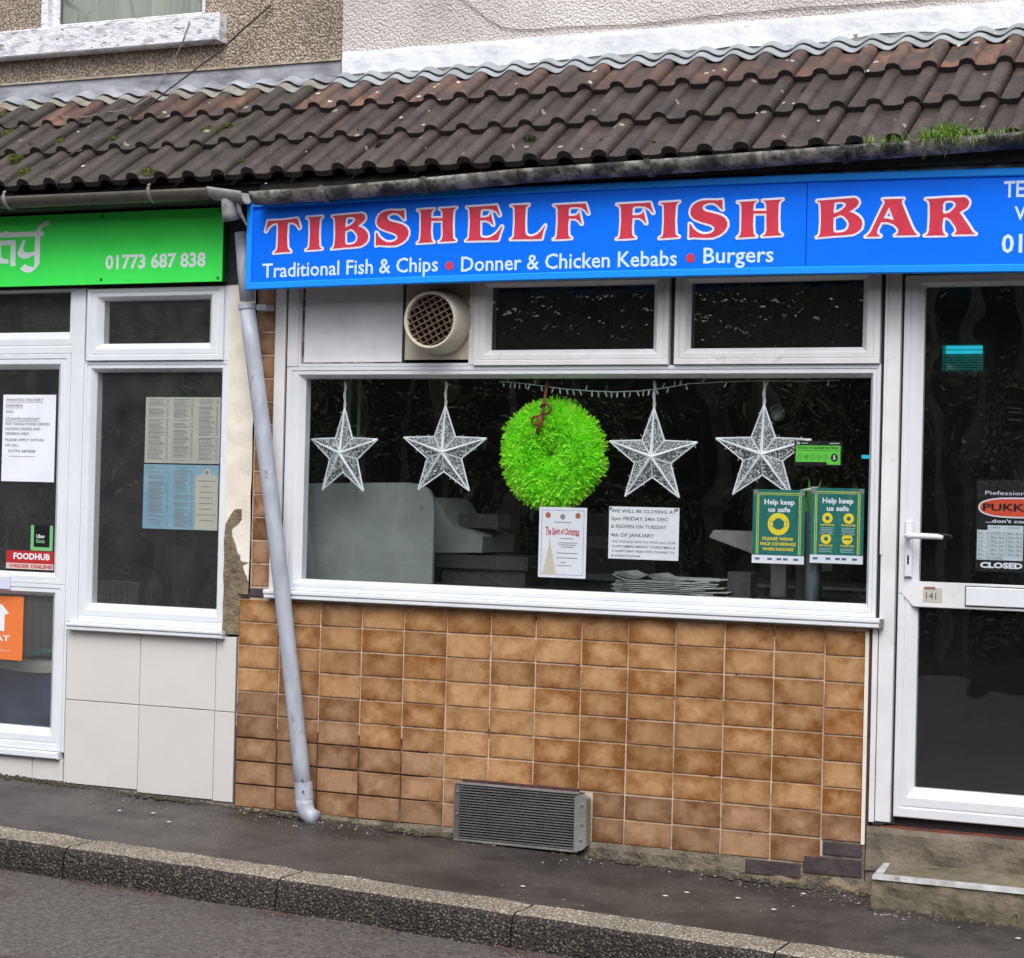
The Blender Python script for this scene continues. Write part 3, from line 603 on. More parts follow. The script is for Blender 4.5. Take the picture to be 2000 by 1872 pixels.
# --- post and door
part(FB, 'door_post', upvc_old, (2.5305, 2.589, -.012, .06, -.750, 1.44))
part(FB, 'door_post_cover', upvc_old, (2.5275, 2.5375, -.018, -.0125, .30, 1.44))
part(FB, 'door_surround', gasket, (2.589, 3.60, .016, .05, 1.405, 1.44), (2.5895, 2.603, .014, .05, -.75, 1.405))
DR = bpy.data.objects.new('door', None); DR.location = (3.05, 0, -.73); COL.objects.link(DR); DR.location = Vector((3.05, 0, -.73)); setpar(DR, FB)
frame(DR, 'door_frame', 2.600, 3.56, .1500, 1.402, (.076, .08, .048, .046), upvc, -.004, .045, .02)
frame(DR, 'door_frame', 2.600, 3.56, -.728, .1485, (.076, .08, .118, .052), upvc, -.004, .045, .02)
mr = MB(); mr.add([(x, y, z) for y in (-.0065, .0) for x, z in ((2.617, .150), (2.662, .198), (3.50, .198), (3.54, .150), (3.50, .101), (2.662, .101))], [(0, 1, 2, 3, 4, 5), (11, 10, 9, 8, 7, 6)] + [(i, (i + 1) % 6, 6 + (i + 1) % 6, 6 + i) for i in range(6)])
mr.build('mid_rail', upvc_old, DR)
part(DR, 'mid_rail_seam', ink_grey, (2.6155, 2.6165, -.0062, -.004, .149, .151))
pane(DR, 2.676, 3.48, .198, 1.356, .022, g_door); pane(DR, 2.676, 3.48, -.610, .0965, .022, g_door)
b = MB(); b.bev(2.868, 3.22, -.016, -.0066, .113, .186, .003); b.build('letter_plate', upvc_clean, DR)
part(DR, 'letter_plate_shadow', gasket, (2.864, 3.224, -.0085, -.0066, .109, .190))
hb = MB(); hb.bev(2.625, 2.655, -.016, -.004, .215, .435, .004); hp = hb.build('handle_plate', upvc_clean, DR)
MB().tube([(2.640, -.016, .376), (2.640, -.05, .376), (2.655, -.058, .377), (2.70, -.060, .378), (2.76, -.060, .377), (2.784, -.056, .374)], [.011, .011, .012, .0115, .0105, .008], 10).build('handle', upvc_clean, DR, smooth=True)
part(DR, 'keyhole', gasket, (2.6365, 2.6435, -.0175, -.0163, .265, .300))
part(DR, 'number_sticker', mat('old_sticker', (.50, .47, .42), .7), (2.70, 2.775, -.0078, -.0068, .120, .176))
lettering(DR, ink, [('141', 2.712, 2.752, .132, .158)], -.0085, 'number')
part(DR, 'number_stain', mat('rust_brown', (.25, .14, .08), .8), (2.705, 2.748, -.0092, -.0086, .171, .180))
part(FB, 'threshold_gap', gasket, (2.60, 3.60, .03, .06, -.768, -.728))
part(FB, 'threshold', door_red, (2.55, 3.62, -.004, .06, -.776, -.768))
rough_strip(FB, 'step_block', conc_m, 2.497, 2.63, -.946, -1.12, -.006, .03, 15, 12, 8)
rough_strip(FB, 'step_block', conc_m, 2.497, 3.8, lambda x: -.775 + .004 * noise.noise(Vector((x * 8, 1, 0))), -.945, -.006, .022, 5, 70, 8)
# --- roofs: each tile an object
ux, uv, un_ = Vector((1, 0, 0)), Vector((0, math.cos(PIT), math.sin(PIT))), Vector((0, -math.sin(PIT), math.cos(PIT)))
def roofpt(x, s, h): return Vector((x, EY, EZ)) + uv * s + un_ * h
def tile_profile():
    pts = [(0, .002), (.03, -.001), (.062, .0), (.072, .004)]
    for cx in (.109, .261):
        if cx > .2: pts += [(.148, .004), (.152, .0), (.185, -.002), (.214, .0), (.224, .004)]
        for a in range(0, 9):
            t = math.pi * a / 8; pts.append((cx - .034 * math.cos(t), .004 + .030 * math.sin(t) ** .85 if 0 < a < 8 else .004))
    pts += [(.2965, -.006)]
    return pts
TP = tile_profile(); TT = .027; TLEN = .40
def tile_mesh(parent, name, mm, length=TLEN):
    b = MB(); n = len(TP); vs = []
    for s, lay in ((0, 0), (.006, 0), (length, 0)):
        for x, h in TP:
            hh = 2 * TT - TT * s / GAU + h - (.003 if s == 0 else 0); vs.append(roofpt(x, s, hh))
    for s in (0, length):
        for x, h in TP: vs.append(roofpt(x, s, TT - TT * s / GAU + h * .9 - .001))
    fs = []; ms = []
    for r_ in range(2):
        for i in range(n - 1): fs.append((r_ * n + i, r_ * n + i + 1, (r_ + 1) * n + i + 1, (r_ + 1) * n + i)); ms.append(0)
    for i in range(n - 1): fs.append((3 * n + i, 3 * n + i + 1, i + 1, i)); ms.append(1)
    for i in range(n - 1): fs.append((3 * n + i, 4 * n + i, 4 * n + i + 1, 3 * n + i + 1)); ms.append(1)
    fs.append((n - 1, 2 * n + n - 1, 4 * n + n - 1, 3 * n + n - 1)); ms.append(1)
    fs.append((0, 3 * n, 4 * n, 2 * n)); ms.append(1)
    b.v = [tuple(v) for v in vs]; b.f = fs; b.m = ms
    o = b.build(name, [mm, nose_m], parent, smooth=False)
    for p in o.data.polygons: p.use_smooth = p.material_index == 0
    return o
TX0 = -.394
rnd = random.Random(5)
for bld, ks, lowm in ((FB, range(0, 17), roof_m), (GB, range(-14, 0), roof_moss)):
    roof = MB().quad(roofpt(TX0 + .304 * ks[0], .02, -.004), roofpt(TX0 + .304 * (ks[-1] + 1), .02, -.004), roofpt(TX0 + .304 * (ks[-1] + 1), 1.1, -.004), roofpt(TX0 + .304 * ks[0], 1.1, -.004)).build('roof', black_m, bld)
    protos = {}
    for r_ in range(3):
        for k in ks:
            mm = roof_red if r_ == 2 and (bld is FB or rnd.random() < .45) else lowm
            sh = ux * (TX0 + .304 * k + rnd.uniform(-.002, .002)) + uv * (GAU * r_ + rnd.uniform(-.004, .004)) + un_ * rnd.uniform(-.001, .0015)
            if bld is GB: sh += un_ * rnd.uniform(-.001, .003) + uv * rnd.uniform(-.006, .006)
            if mm not in protos:
                o = tile_mesh(roof, 'roof_tile', mm); protos[mm] = o; o.location = sh
            else:
                o = inst(protos[mm], sh, roof)
            # slight turn about the tile's own nose
            a = rnd.uniform(-.006, .006) * (2 if bld is GB else 1)
            piv = roofpt(0, 0, 0) - origin(roof) ; 
            o.rotation_euler = (0, 0, 0)
# moss on the roofs
def moss(parent, cx, s, rad, m_i, b, h0=.035, n=170, tall=.02):
    for _ in range(n):
        a = rnd.uniform(0, 6.283); q = rad * rnd.random() ** .6
        x = cx + q * math.cos(a) * 1.25; ss = s + q * math.sin(a)
        dome = tall * math.sqrt(max(0, 1 - (q / rad) ** 2))
        p = roofpt(x, ss, h0 + dome * rnd.uniform(.3, 1)); e = .006
        d1 = Vector((rnd.uniform(-1, 1), rnd.uniform(-1, 1), rnd.uniform(-.2, 1))).normalized() * e; d2 = Vector((rnd.uniform(-1, 1), rnd.uniform(-1, 1), rnd.uniform(0, 1.4))).normalized() * e
        b.add([p - d1, p + d1, p + d2 * 1.3], [(0, 1, 2)])
def s_of(px, py):
    p = at_roof(px, py, .03); return p.x, (p - Vector((0, EY, EZ))).dot(uv)
mg = MB()
for px, py, r_, tl in ((110, 283, .05, .03), (55, 290, .045, .02), (30, 318, .05, .03), (50, 345, .045, .028), (412, 268, .05, .04), (290, 348, .055, .035), (225, 278, .03, .02), (470, 322, .03, .015), (125, 350, .03, .012), (445, 252, .03, .015), (160, 110 + 165, .03, .01), (5, 236, .06, .02), (20, 265, .06, .015)):
    x, s = s_of(px, py); moss(None, x, s, r_ * .85, 0, mg, .036, 420, tl * 1.2)
mg.build('moss', moss_m, None, kind='stuff')
mg = MB()
for px, py, r_, tl in ((745, 288, .03, .012), (1035, 277, .035, .018), (1580, 182, .035, .02), (1200, 264, .02, .01), (1180, 280, .02, .01), (950, 275, .014, .01), (1276, 285, .014, .01), (1875, 205, .02, .01), (1615, 255, .02, .01), (700, 262, .03, .01)):
    x, s = s_of(px, py); moss(None, x, s, r_ * .75, 0, mg, .034, 200, tl * 1.2)
mg.build('moss_patches', moss_d, None, kind='stuff')
# pale droppings and lichen crusts
lb = MB()
def blotch(px, py, r_, n=7, h=.047):
    x, s = s_of(px, py); vs = [roofpt(x + r_ * math.cos(a) * rnd.uniform(.6, 1.3), s + r_ * math.sin(a) * rnd.uniform(.6, 1.3), h) for a in [6.283 * k / n for k in range(n)]]
    lb.add(vs + [roofpt(x, s, h + .004)], [(k, (k + 1) % n, n) for k in range(n)])
for px, py, r_ in ((775, 222, .020), (762, 234, .018), (785, 238, .014), (780, 214, .012), (830, 252, .010), (1173, 160, .009), (1190, 213, .009), (1423, 213, .010), (1137, 300, .008), (1712, 130, .011), (1722, 190, .010), (1705, 198, .009), (1838, 88, .014), (1856, 84, .013), (1873, 98, .010), (165, 332, .012), (228, 338, .010), (155, 265, .008), (305, 282, .012), (1480, 230, .007), (1532, 210, .007), (1552, 211, .009), (1600, 245, .008), (1690, 128, .007), (840, 225, .006), (1010, 172, .006), (990, 175, .005), (1330, 165, .006), (600, 305, .006)):
    blotch(px, py, r_ * .85, 9, .050)
lb.build('lichen_spots', mat('lichen_pale', (.62, .60, .54), .9, (.4, .39, .34), 60), None, kind='stuff')
# wavy flashing sheets under the wall
def wave(parent, name, m_, x0, x1, s0, s1, h, amp, ragged=0, seed=0, ph=-.133):
    b = MB(); n = int((x1 - x0) / .0127); vs = []
    for i in range(n + 1):
        x = x0 + (x1 - x0) * i / n; c = amp * math.cos(2 * math.pi * (x - ph) / .152)
        q = s0 + ragged * noise.noise(Vector((x * 5, seed, 0))) + ragged * .5 * noise.noise(Vector((x * 19, seed, 3)))
        for s in (q, q + .004, (q + s1) / 2, s1): vs.append(roofpt(x, s, h + c * (1 if s < s1 else .5) + (.0 if s > q else -.004)))
        vs.append(roofpt(x, q + .004, h + c - .006))
    fs = []
    for i in range(n):
        for k in range(3): fs.append((i * 5 + k, (i + 1) * 5 + k, (i + 1) * 5 + k + 1, i * 5 + k + 1))
        fs.append((i * 5, i * 5 + 4, (i + 1) * 5 + 4, (i + 1) * 5))
    return b.add(vs, fs).build(name, m_, parent, smooth=True)
wave(FB, 'roof_flashing', corr, -.30, 4.75, 2.74 * GAU, 3.03 * GAU, .058, .0165, .006, 1)
wave(FB, 'roof_flashing', corr, -.30, 4.75, 2.86 * GAU, 3.05 * GAU, .070, .015, .010, 2, -.128)
wave(GB, 'roof_flashing', corr_old, -4.6, -.302, 2.72 * GAU, 3.03 * GAU, .058, .016, .022, 3, -.136)
wave(GB, 'roof_flashing', lead, -4.6, -.302, 2.85 * GAU, 3.08 * GAU, .070, .013, .03, 4, -.120)
# upper walls
YW = .60
MB().box(-.297, 9, YW - .008, YW + .25, 2.40, 5.2).build('upper_wall', dash_white, FB)
rough_strip(FB, 'painted_band', paint_white, -.292, 6, lambda x: 2.603 + .004 * noise.noise(Vector((x * 5, 0, 0))) , lambda x: 2.492 + .022 * noise.noise(Vector((x * 2.3, 4, 0))) + .008 * noise.noise(Vector((x * 11, 4, 0))), YW - .012, .006, 6, 150)
rough_strip(FB, 'lead_soaker', corr_old, -.29, 6, 2.53, 2.43, YW - .009, .004, 7, 100)
MB().box(-9, -2.055, YW, YW + .25, 2.40, 5.2).box(-2.055, -1.085, YW, YW + .25, 2.40, 2.80).box(-1.085, -.3005, YW, YW + .25, 2.40, 5.2).box(-2.055, -1.085, YW, YW + .25, 4.1, 5.2).build('upper_wall', dash_brown, GB)
rough_strip(GB, 'lead_band', lead, -6, -.302, 2.566, 2.43, YW - .004, .005, 9, 120)
part(GB, 'render_drip', mat('render_edge', (.46, .42, .33), .85, (.3, .26, .2), 20), (-6, -.302, YW - .016, YW + .01, 2.5675, 2.577))
UW = bpy.data.objects.new('upstairs_window', None); UW.location = (-1.57, .64, 2.82); COL.objects.link(UW); setpar(UW, GB)
b = MB(); b.bev(-3.2, -.955, YW - .075, YW + .1, 2.695, 2.835, .008); b.build('sill', paint_flaky, UW)
MB().ring(-2.045, -1.095, 2.836, 3.9, [(0, .66), (0, .635), (.03, .635), (.04, .65), (.04, .66)]).build('frame', paint_flaky, UW)
part(UW, 'jamb', paint_flaky, (-2.075, -2.035, YW - .01, YW + .05, 2.836, 4.1))
part(UW, 'bottom_rail', timber, (-2.045, -1.095, .622, .634, 2.836, 2.862))
rough_strip(UW, 'putty_line', paint_flaky, -2.04, -1.09, lambda x: 2.858 + .010 * noise.noise(Vector((x * 30, 0, 0))), 2.836, .620, .006, 12, 80)
pane(UW, -2.0, -1.135, 2.88, 3.86, .652, g_up)
cb = MB(); vs = []
for i in range(90):
    x = -2.02 + .0105 * i; y = .70 + .022 * math.sin(i * .55) + .008 * math.sin(i * 1.7)
    vs += [(x, y, 2.80), (x, y, 4.0)]
cb.add(vs, [(2 * i, 2 * i + 2, 2 * i + 3, 2 * i + 1) for i in range(89)]).build('net_curtain', curtain_m, UW, smooth=True)
# fascias, soffits, rooms
part(FB, 'fascia_board', black_m, (-.25, 4.72, -.142, -.11, 1.43, 1.885), (-.25, 4.72, -.11, .10, 1.462, 1.50), (-.25, 4.72, -.195, -.143, 1.80, 1.852))
part(FB, 'soffit_strip', mat('fascia_grey', (.17, .19, .20), .8, (.05, .055, .06), 9, 8, .4, .6), (1.9, 4.72, -.168, -.143, 1.75, 1.855))
part(GB, 'fascia_board', black_m, (-4.6, -.255, -.17, -.15, 1.79, 1.865), (-4.6, -.26, -.15, .02, 1.79, 1.80), (-4.6, -.40, -.008, .05, 1.43, 1.79))
def room(parent, x0, x1, y0, y1, z0, z1, m_):
    return MB().quad((x0, y1, z0), (x1, y1, z0), (x1, y1, z1), (x0, y1, z1)).quad((x0, y0, z0), (x0, y1, z0), (x0, y1, z1), (x0, y0, z1)).quad((x1, y0, z0), (x1, y1, z0), (x1, y1, z1), (x1, y0, z1)).quad((x0, y0, z0), (x1, y0, z0), (x1, y1, z0), (x0, y1, z0)).quad((x0, y0, z1), (x1, y0, z1), (x1, y1, z1), (x0, y1, z1)).build('interior_room', m_, parent)
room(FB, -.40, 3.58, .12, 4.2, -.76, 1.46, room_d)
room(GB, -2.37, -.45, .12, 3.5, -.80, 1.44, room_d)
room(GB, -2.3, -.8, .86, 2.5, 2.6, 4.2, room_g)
part(FB, 'window_shelf', room_d, (-.25, 2.50, .075, .75, .055, .088))
part(FB, 'party_wall', room_g, (-.45, -.42, .12, 4.2, -.9, 1.5))
part(FB, 'side_wall', dash_white, (3.60, 4.72, .0, .3, -1.3, 1.46), (4.70, 4.76, -.0, .6, 1.465, 1.86))
part(FB, 'return_wall', dash_white, (4.725, 4.85, .302, .59, -1.4, 2.30), (4.725, 9.0, .592, .85, -1.4, 2.40), (3.5, 4.72, .605, .85, -1.4, 2.39))
part(GB, 'side_wall', dash_brown, (-4.60, -2.365, .0, .3, -1.3, 1.44))
part(GB, 'return_wall', dash_brown, (-9.0, -4.605, .60, .85, -1.4, 2.40), (-4.60, -4.5, .302, .60, -1.3, 2.2))

# ================================================================== BUILDING A: takeaway at the left
cw = MB().box(-1.372, -.430, .006, .12, -1.05, -.176).box(-2.37, -1.372, .006, .12, -1.05, -.803).build('riser_wall', cream_grout, GB)
CT = [(-1.369, -.9545, -.516, -.180), (-.9515, -.5415, -.516, -.180), (-.5385, -.434, -.517, -.178), (-1.369, -.9545, -.912, -.5195), (-.9515, -.5415, -.924, -.5195), (-.5385, -.434, -.928, -.5205),
      (-1.5515, -1.376, -.908, -.806), (-1.96, -1.5545, -.905, -.806), (-2.365, -1.963, -.905, -.806)]
for a in CT:
    b = MB(); b.bev(a[0], a[1], -.004, .007, a[2], a[3], .0015); b.build('tile', cream_m, cw)
part(cw, 'edge_trim', mat('grey_edge_strip', (.16, .13, .13), .7), (-.4335, -.4285, -.002, .02, -.93, -.18))
rough_strip(GB, 'mortar_footing', mortar_m, -2.37, -.43, lambda x: -.905 - .025 * (x > -1.37) - .012 * max(0, min(1, (x + 1.37))), lambda x: pave(x, 0) - .06, .004, .010, 21, 60)
# render pier with its broken foot
rough_strip(GB, 'render_pier', plaster, -.507, -.374, 1.45, lambda x: .33 - 1.9 * (x + .507) + .035 * noise.noise(Vector((x * 40, 0, 5))), -.003, .007, 31, 14, 60)
rough_strip(GB, 'exposed_stone', stone_m, -.505, -.42, .42, -.165, .004, .022, 33, 14, 30)
rough_strip(GB, 'exposed_stone', stone_m, -.44, -.374, .18, .02, .004, .022, 34, 8, 10)
LW = bpy.data.objects.new('takeaway_window', None); LW.location = (-.91, 0, -.15); COL.objects.link(LW); setpar(LW, GB)
frame(LW, 'frame', -1.312, -.503, -.150, 1.0835, (.054, .062, .092, .050), upvc_clean, -.004)
frame(LW, 'sash', -1.296, -.538, 1.0845, 1.424, (.075, .094, .082, .055), upvc_clean, -.018, .06, .018)
part(LW, 'jamb', upvc_clean, (-.5375, -.508, -.003, .05, 1.085, 1.44))
pane(LW, -1.257, -.566, -.058, 1.033, .030, g_left); pane(LW, -1.22, -.633, 1.167, 1.369, .018, g_left)
b = MB(); b.bev(-1.352, -.490, -.045, .02, -.167, -.1505, .004); b.bev(-1.350, -.493, -.040, .02, -.186, -.168, .004); b.build('sill', upvc_clean, LW)
part(GB, 'door_post', upvc_clean, (-1.3865, -1.3135, -.004, .06, -.150, 1.44), (-1.3865, -1.3735, -.004, .05, -.77, -.1505))
LD = bpy.data.objects.new('takeaway_door', None); LD.location = (-1.9, 0, -.77); COL.objects.link(LD); setpar(LD, GB)
frame(LD, 'toplight_frame', -2.36, -1.388, 1.122, 1.44, (.06, .024, .104, .022), upvc_clean, -.002)
pane(LD, -2.3, -1.412, 1.226, 1.418, .028, g_left)
frame(LD, 'door_frame', -2.36, -1.3885, .0235, 1.120, (.08, .086, .052, .072), upvc_clean, -.008, .05, .02)
frame(LD, 'door_frame', -2.36, -1.3885, -.768, .0225, (.08, .084, .105, .058), upvc_clean, -.008, .05, .02)
pane(LD, -2.28, -1.475, .0755, 1.048, .022, g_left); pane(LD, -2.28, -1.473, -.663, -.0355, .022, g_left)
b = MB(); b.bev(-2.0, -1.705, -.022, -.009, -.012, .052, .003); b.build('letter_plate', mat('letter_plate_lilac', (.66, .68, .86), .4), LD)
b = MB(); b.bev(-2.36, -1.390, -.03, .02, -.803, -.770, .005); b.build('sill', upvc_clean, LD)
# ================================================================== SIGNS
bow = lambda x: .013 * (1 - min(1, ((x - 1.45) / 1.75) ** 2)) - .003 * max(0, x - 2.3)
def bowed(o):
    for v in o.data.vertices: v.co.z += bow(v.co.x)
    return o
BS = thing('blue_fascia_sign', 'long blue fascia sign with red TIBSHELF FISH BAR lettering above the shop window', 'shop sign', (1.8, -.14, 1.381))
def longbox(b, x0, x1, y0, y1, z0, z1, n=40, bv=0):
    vs = []
    for i in range(n + 1):
        x = x0 + (x1 - x0) * i / n; vs += [(x, y0, z0 + bv), (x, y0, z1 - bv), (x, y0 + bv, z1), (x, y1, z1), (x, y1, z0), (x, y0 + bv, z0)]
    fs = [(i * 6 + k, i * 6 + (k + 1) % 6, (i + 1) * 6 + (k + 1) % 6, (i + 1) * 6 + k) for i in range(n) for k in range(6)]
    fs += [(0, 1, 2, 3, 4, 5), tuple(n * 6 + k for k in range(6))[::-1]]
    return b.add(vs, fs)
SX0, SX1, SZ0, SZ1, SY = -.314, 3.70, 1.382, 1.776, -.2
b = longbox(MB(), SX0 + .006, SX1, SY + .022, -.145, SZ0 + .006, SZ1 - .006); bowed(b.build('sign_box', mat('sign_box_navy', (.0, .02, .12), .5), BS))
b = longbox(MB(), SX0 + .026, 2.2462, SY + .012, SY + .021, SZ0 + .026, SZ1 - .026); bowed(b.build('panel', sign_blue, BS))
b = longbox(MB(), 2.2498, SX1, SY + .012, SY + .021, SZ0 + .026, SZ1 - .026); bowed(b.build('panel', sign_blue, BS))
b = longbox(MB(), SX0, SX1, SY, SY + .03, SZ1 - .030, SZ1, bv=.004); bowed(b.build('frame_rail', sign_frame, BS))
b = longbox(MB(), SX0 + .003, SX1, SY - .001, SY + .03, SZ0, SZ0 + .031, bv=.004); bowed(b.build('frame_rail', sign_frame, BS))
b = MB(); b.bev(SX0, SX0 + .028, SY - .002, SY + .05, SZ0 + .0, SZ1, .004); bowed(b.build('frame_end', sign_frame, BS)); b = MB(); b.bev(SX1 - .028, SX1, SY - .002, SY + .05, SZ0, SZ1, .004); bowed(b.build('frame_end', sign_frame, BS))
# letters: (glyph, x0, x1, z base)
LT = [('T', -.221, -.043, 1.543), ('I', -.012, .070, 1.551), ('B', .116, .297, 1.553), ('S', .334, .492, 1.559), ('H', .533, .719, 1.566), ('E', .765, .935, 1.567), ('L', .971, 1.131, 1.566), ('F', 1.166, 1.324, 1.563),
      ('F', 1.447, 1.608, 1.556), ('I', 1.635, 1.720, 1.553), ('S', 1.763, 1.923, 1.549), ('H', 1.964, 2.150, 1.546), ('B', 2.290, 2.473, 1.537), ('A', 2.486, 2.691, 1.533), ('R', 2.717, 2.912, 1.530)]
for g, x0, x1, zb in LT:
    loops = GLYPH[g]; w0 = max(p[0] for p in loops[0]); h0 = max(p[1] for p in loops[0])
    sx = (x1 - x0) / w0; sz = .001 * (.145 / (.001 * h0)) if False else .001
    fx = lambda x, z: (x0 + x * sx, SY + .0085, zb + z * sz)
    b = MB(); poly_mesh(b, loops, lambda x, z: fx(x, z)); b.build('letter', red_v, BS)
    b = MB(); cap_y = 0
    for l in loops:
        pts = [Vector(fx(x, z)) + Vector((0, .0020, 0)) for x, z in l]; n = len(pts)
        for i in range(n):
            cap_y += .000012; p, q = pts[i], pts[(i + 1) % n]
            if (q - p).length < 1e-5: continue
            b.tube([p, q], .0088, 8, False, sy=.16)
            b.add([p + Vector((.0088 * math.cos(k * math.pi / 6), -.00142 - cap_y * .9, .0088 * math.sin(k * math.pi / 6))) for k in range(12)], [tuple(range(12))])
    b.build('letter_outline', white_v, BS)
lettering_words(BS, pale_v, [('tag1', -.232, .636, 1.434, 1.496), ('tag2', .745, 1.712, 1.429, 1.491), ('tag3', 1.825, 2.117, 1.435, 1.497)], SY + .0105, bow=bow)
lettering(BS, pale_v, [('tel', 3.014, 3.125, 1.667, 1.727), ('vi', 3.055, 3.20, 1.580, 1.630), ('tn', 3.010, 3.24, 1.458, 1.525)], SY + .0105, bow=lambda x: 0)
db = MB()
for cx, cz in ((.690, 1.455), (1.770, 1.457)): db.add([(cx + .019 * math.cos(k * .393), SY + .0100, bow(cx) + cz + .019 * math.sin(k * .393)) for k in range(16)], [tuple(range(16))])
db.build('bullet_dots', red_v, BS)
GS = thing('green_fascia_sign', 'bright green fascia board with white phone number and part of a swirling white logo', 'shop sign', (-1.8, -.01, 1.445))
b = MB(); b.box(-3.1, -.5245, -.060, -.0565, 1.440, 1.776); b.build('panel', green_s, GS)
b = MB(); b.box(-3.1, -.5255, -.0560, -.010, 1.442, 1.774); b.build('sign_tray', green_side, GS)
lettering(GS, mint_v, [('num', -1.166, -.614, 1.511, 1.573)], -.0612)
for l in LOGO:
    b = MB(); poly_mesh(b, [[(x, z) for x, z in l]], lambda x, z: (x * .001, -.0612, z * .001)); b.build('logo', mint_v, GS)
sb = MB()
for x, z in ((-.546, 1.762), (-1.188, 1.760), (-.546, 1.456), (-1.188, 1.462)): sb.lathe(x, z, [(.0, -.0645), (.006, -.0640), (.007, -.0602)], 8)
sb.build('screws', mat('screw_green', (.01, .16, .02), .4), GS)

# ================================================================== GUTTERS AND PIPE
def gutter_mesh(b, p0, p1, rad, th=.003, n=12):
    p0, p1 = Vector(p0), Vector(p1); vs = []
    k = 16
    for i in range(k + 1):
        p = p0.lerp(p1, i / k)
        for rr in (rad, rad - th):
            for j in range(n + 1):
                a = math.pi * j / n; vs.append(p + Vector((0, -rr * math.cos(a), -rr * math.sin(a))))
    m = 2 * (n + 1); fs = []
    for i in range(k):
        for q in (0, n + 1):
            for j in range(n): fs.append((i * m + q + j, i * m + q + j + 1, (i + 1) * m + q + j + 1, (i + 1) * m + q + j))
        fs.append((i * m, (i + 1) * m, (i + 1) * m + n + 1, i * m + n + 1)); fs.append((i * m + n, (i + 1) * m + n, (i + 1) * m + 2 * n + 1, i * m + 2 * n + 1))
    for i in (0, k):
        for j in range(n): fs.append((i * m + j, i * m + j + 1, i * m + n + 2 + j, i * m + n + 1 + j))
    return b.add(vs, fs)
def collar(b, p, rad, wd=.014, n=14):
    x, y, z = p; vs = []
    for xx in (x - wd / 2, x + wd / 2):
        for rr in (rad, rad + .006):
            for j in range(n + 1):
                a = math.pi * (j / n * 1.06 - .03); vs.append((xx, y - rr * math.cos(a), z - rr * math.sin(a)))
    m = n + 1; fs = []
    for j in range(n): fs += [(m + j, m + j + 1, 3 * m + j + 1, 3 * m + j), (j, j + 1, m + j + 1, m + j), (2 * m + j, 2 * m + j + 1, 3 * m + j + 1, 3 * m + j)]
    return b.add(vs, fs)
G1 = thing('left_gutter', 'grey plastic half-round gutter above the green sign with white clips', 'gutter', (-1.5, -.25, 1.8))
G1.name = 'gutter'
b = gutter_mesh(MB(), (-4.6, -.25, 1.842), (-.452, -.25, 1.829), .050); b.build('channel', gut_l, G1, smooth=True)
for px in (8, 290):
    q = at(px, 385, -.30); b = collar(MB(), (q.x, -.25, 1.835), .052, .016); b.tube([(q.x, -.302, 1.838), (q.x, -.303, 1.85), (q.x + .004, -.296, 1.856)], .006, 6); b.build('clip', gut_out, G1)
b = gutter_mesh(MB(), (-.462, -.25, 1.834), (-.285, -.25, 1.806), .0535, .006); b.build('outlet', gut_out, G1, smooth=True)
b = MB().tube([(-.376, -.25, 1.79), (-.374, -.25, 1.75), (-.372, -.245, 1.72), (-.370, -.235, 1.69)], [.036, .036, .037, .042], 16); b.build('spout', gut_out, G1, smooth=True)
b = MB().tube([(-.33, -.26, 1.79), (-.318, -.25, 1.72), (-.300, -.22, 1.665)], [.012, .010, .005], 6); b.build('brace', gut_out, G1)
G2 = thing('gutter', 'stained white cast gutter with black grime above the blue sign', 'gutter', (1.5, -.26, 1.8))
segs = [(-.236, 1.800), (.13, 1.806), (.56, 1.821), (1.05, 1.842), (1.62, 1.853), (2.10, 1.864), (2.42, 1.871), (3.1, 1.889), (4.75, 1.915)]
for i in range(len(segs) - 1):
    (xa, za), (xb, zb) = segs[i], segs[i + 1]
    gutter_mesh(MB(), (xa + .001, -.262, za), (xb - .001, -.262, zb), .052 if i % 2 else .0535, .006).build('channel', gut_r, G2, smooth=True)
for xx, zz in ((.13, 1.806), (.62, 1.823), (1.62, 1.853), (2.42, 1.871)):
    collar(MB(), (xx, -.262, zz), .0545, .02).build('joint', gut_r, G2)
DP = thing('downpipe', 'leaning pale grey painted downpipe with a shoe at its foot between the two shops', 'downpipe', (-.01, -.1, -.95))
top, col_, bot = Vector((-.398, -.10, 1.652)), Vector((-.362, -.10, 1.316)), Vector((-.014, -.075, -.885))
mid = [top, top.lerp(col_, .5), col_ + Vector((0, 0, .03))]
MB().tube(mid, .0335, 20).build('upper_pipe', pipe_m, DP, smooth=True)
pts = [col_.lerp(bot, t) + Vector((.010 * math.sin(t * 3.1), 0, 0)) for t in [i / 12 for i in range(13)]]
MB().tube(pts, .0365, 20).build('lower_pipe', pipe_m, DP, smooth=True)
MB().tube([col_ + Vector((-.001, 0, .012)), col_ + Vector((.001, 0, -.010))], .0405, 20).build('collar', pipe_m, DP, smooth=False)
part(DP, 'bracket', pipe_m, (col_.x + .03, col_.x + .085, -.085, -.004, col_.z - .012, col_.z + .012))
MB().tube([bot + Vector((-.010, 0, .09)), bot + Vector((-.002, 0, .015))], .0405, 20).build('collar', pipe_m, DP)
MB().tube([bot + Vector((-.004, 0, .03)), bot + Vector((.0, -.002, -.01)), bot + Vector((.012, -.004, -.040)), bot + Vector((.040, -.006, -.058)), bot + Vector((.066, -.008, -.062))], [.039, .040, .040, .037, .034], 18).build('shoe', pipe_m, DP, smooth=True)
scr = MB()
for k, t in ((0, .01),): pass
for q in (bot + Vector((.008, -.041, .105)), bot + Vector((.014, -.042, .055))): scr.add([q + Vector((.006 * math.cos(a), 0, .006 * math.sin(a))) for a in [k * .785 for k in range(8)]], [tuple(range(8))])
scr.build('screw_heads', ink, DP)

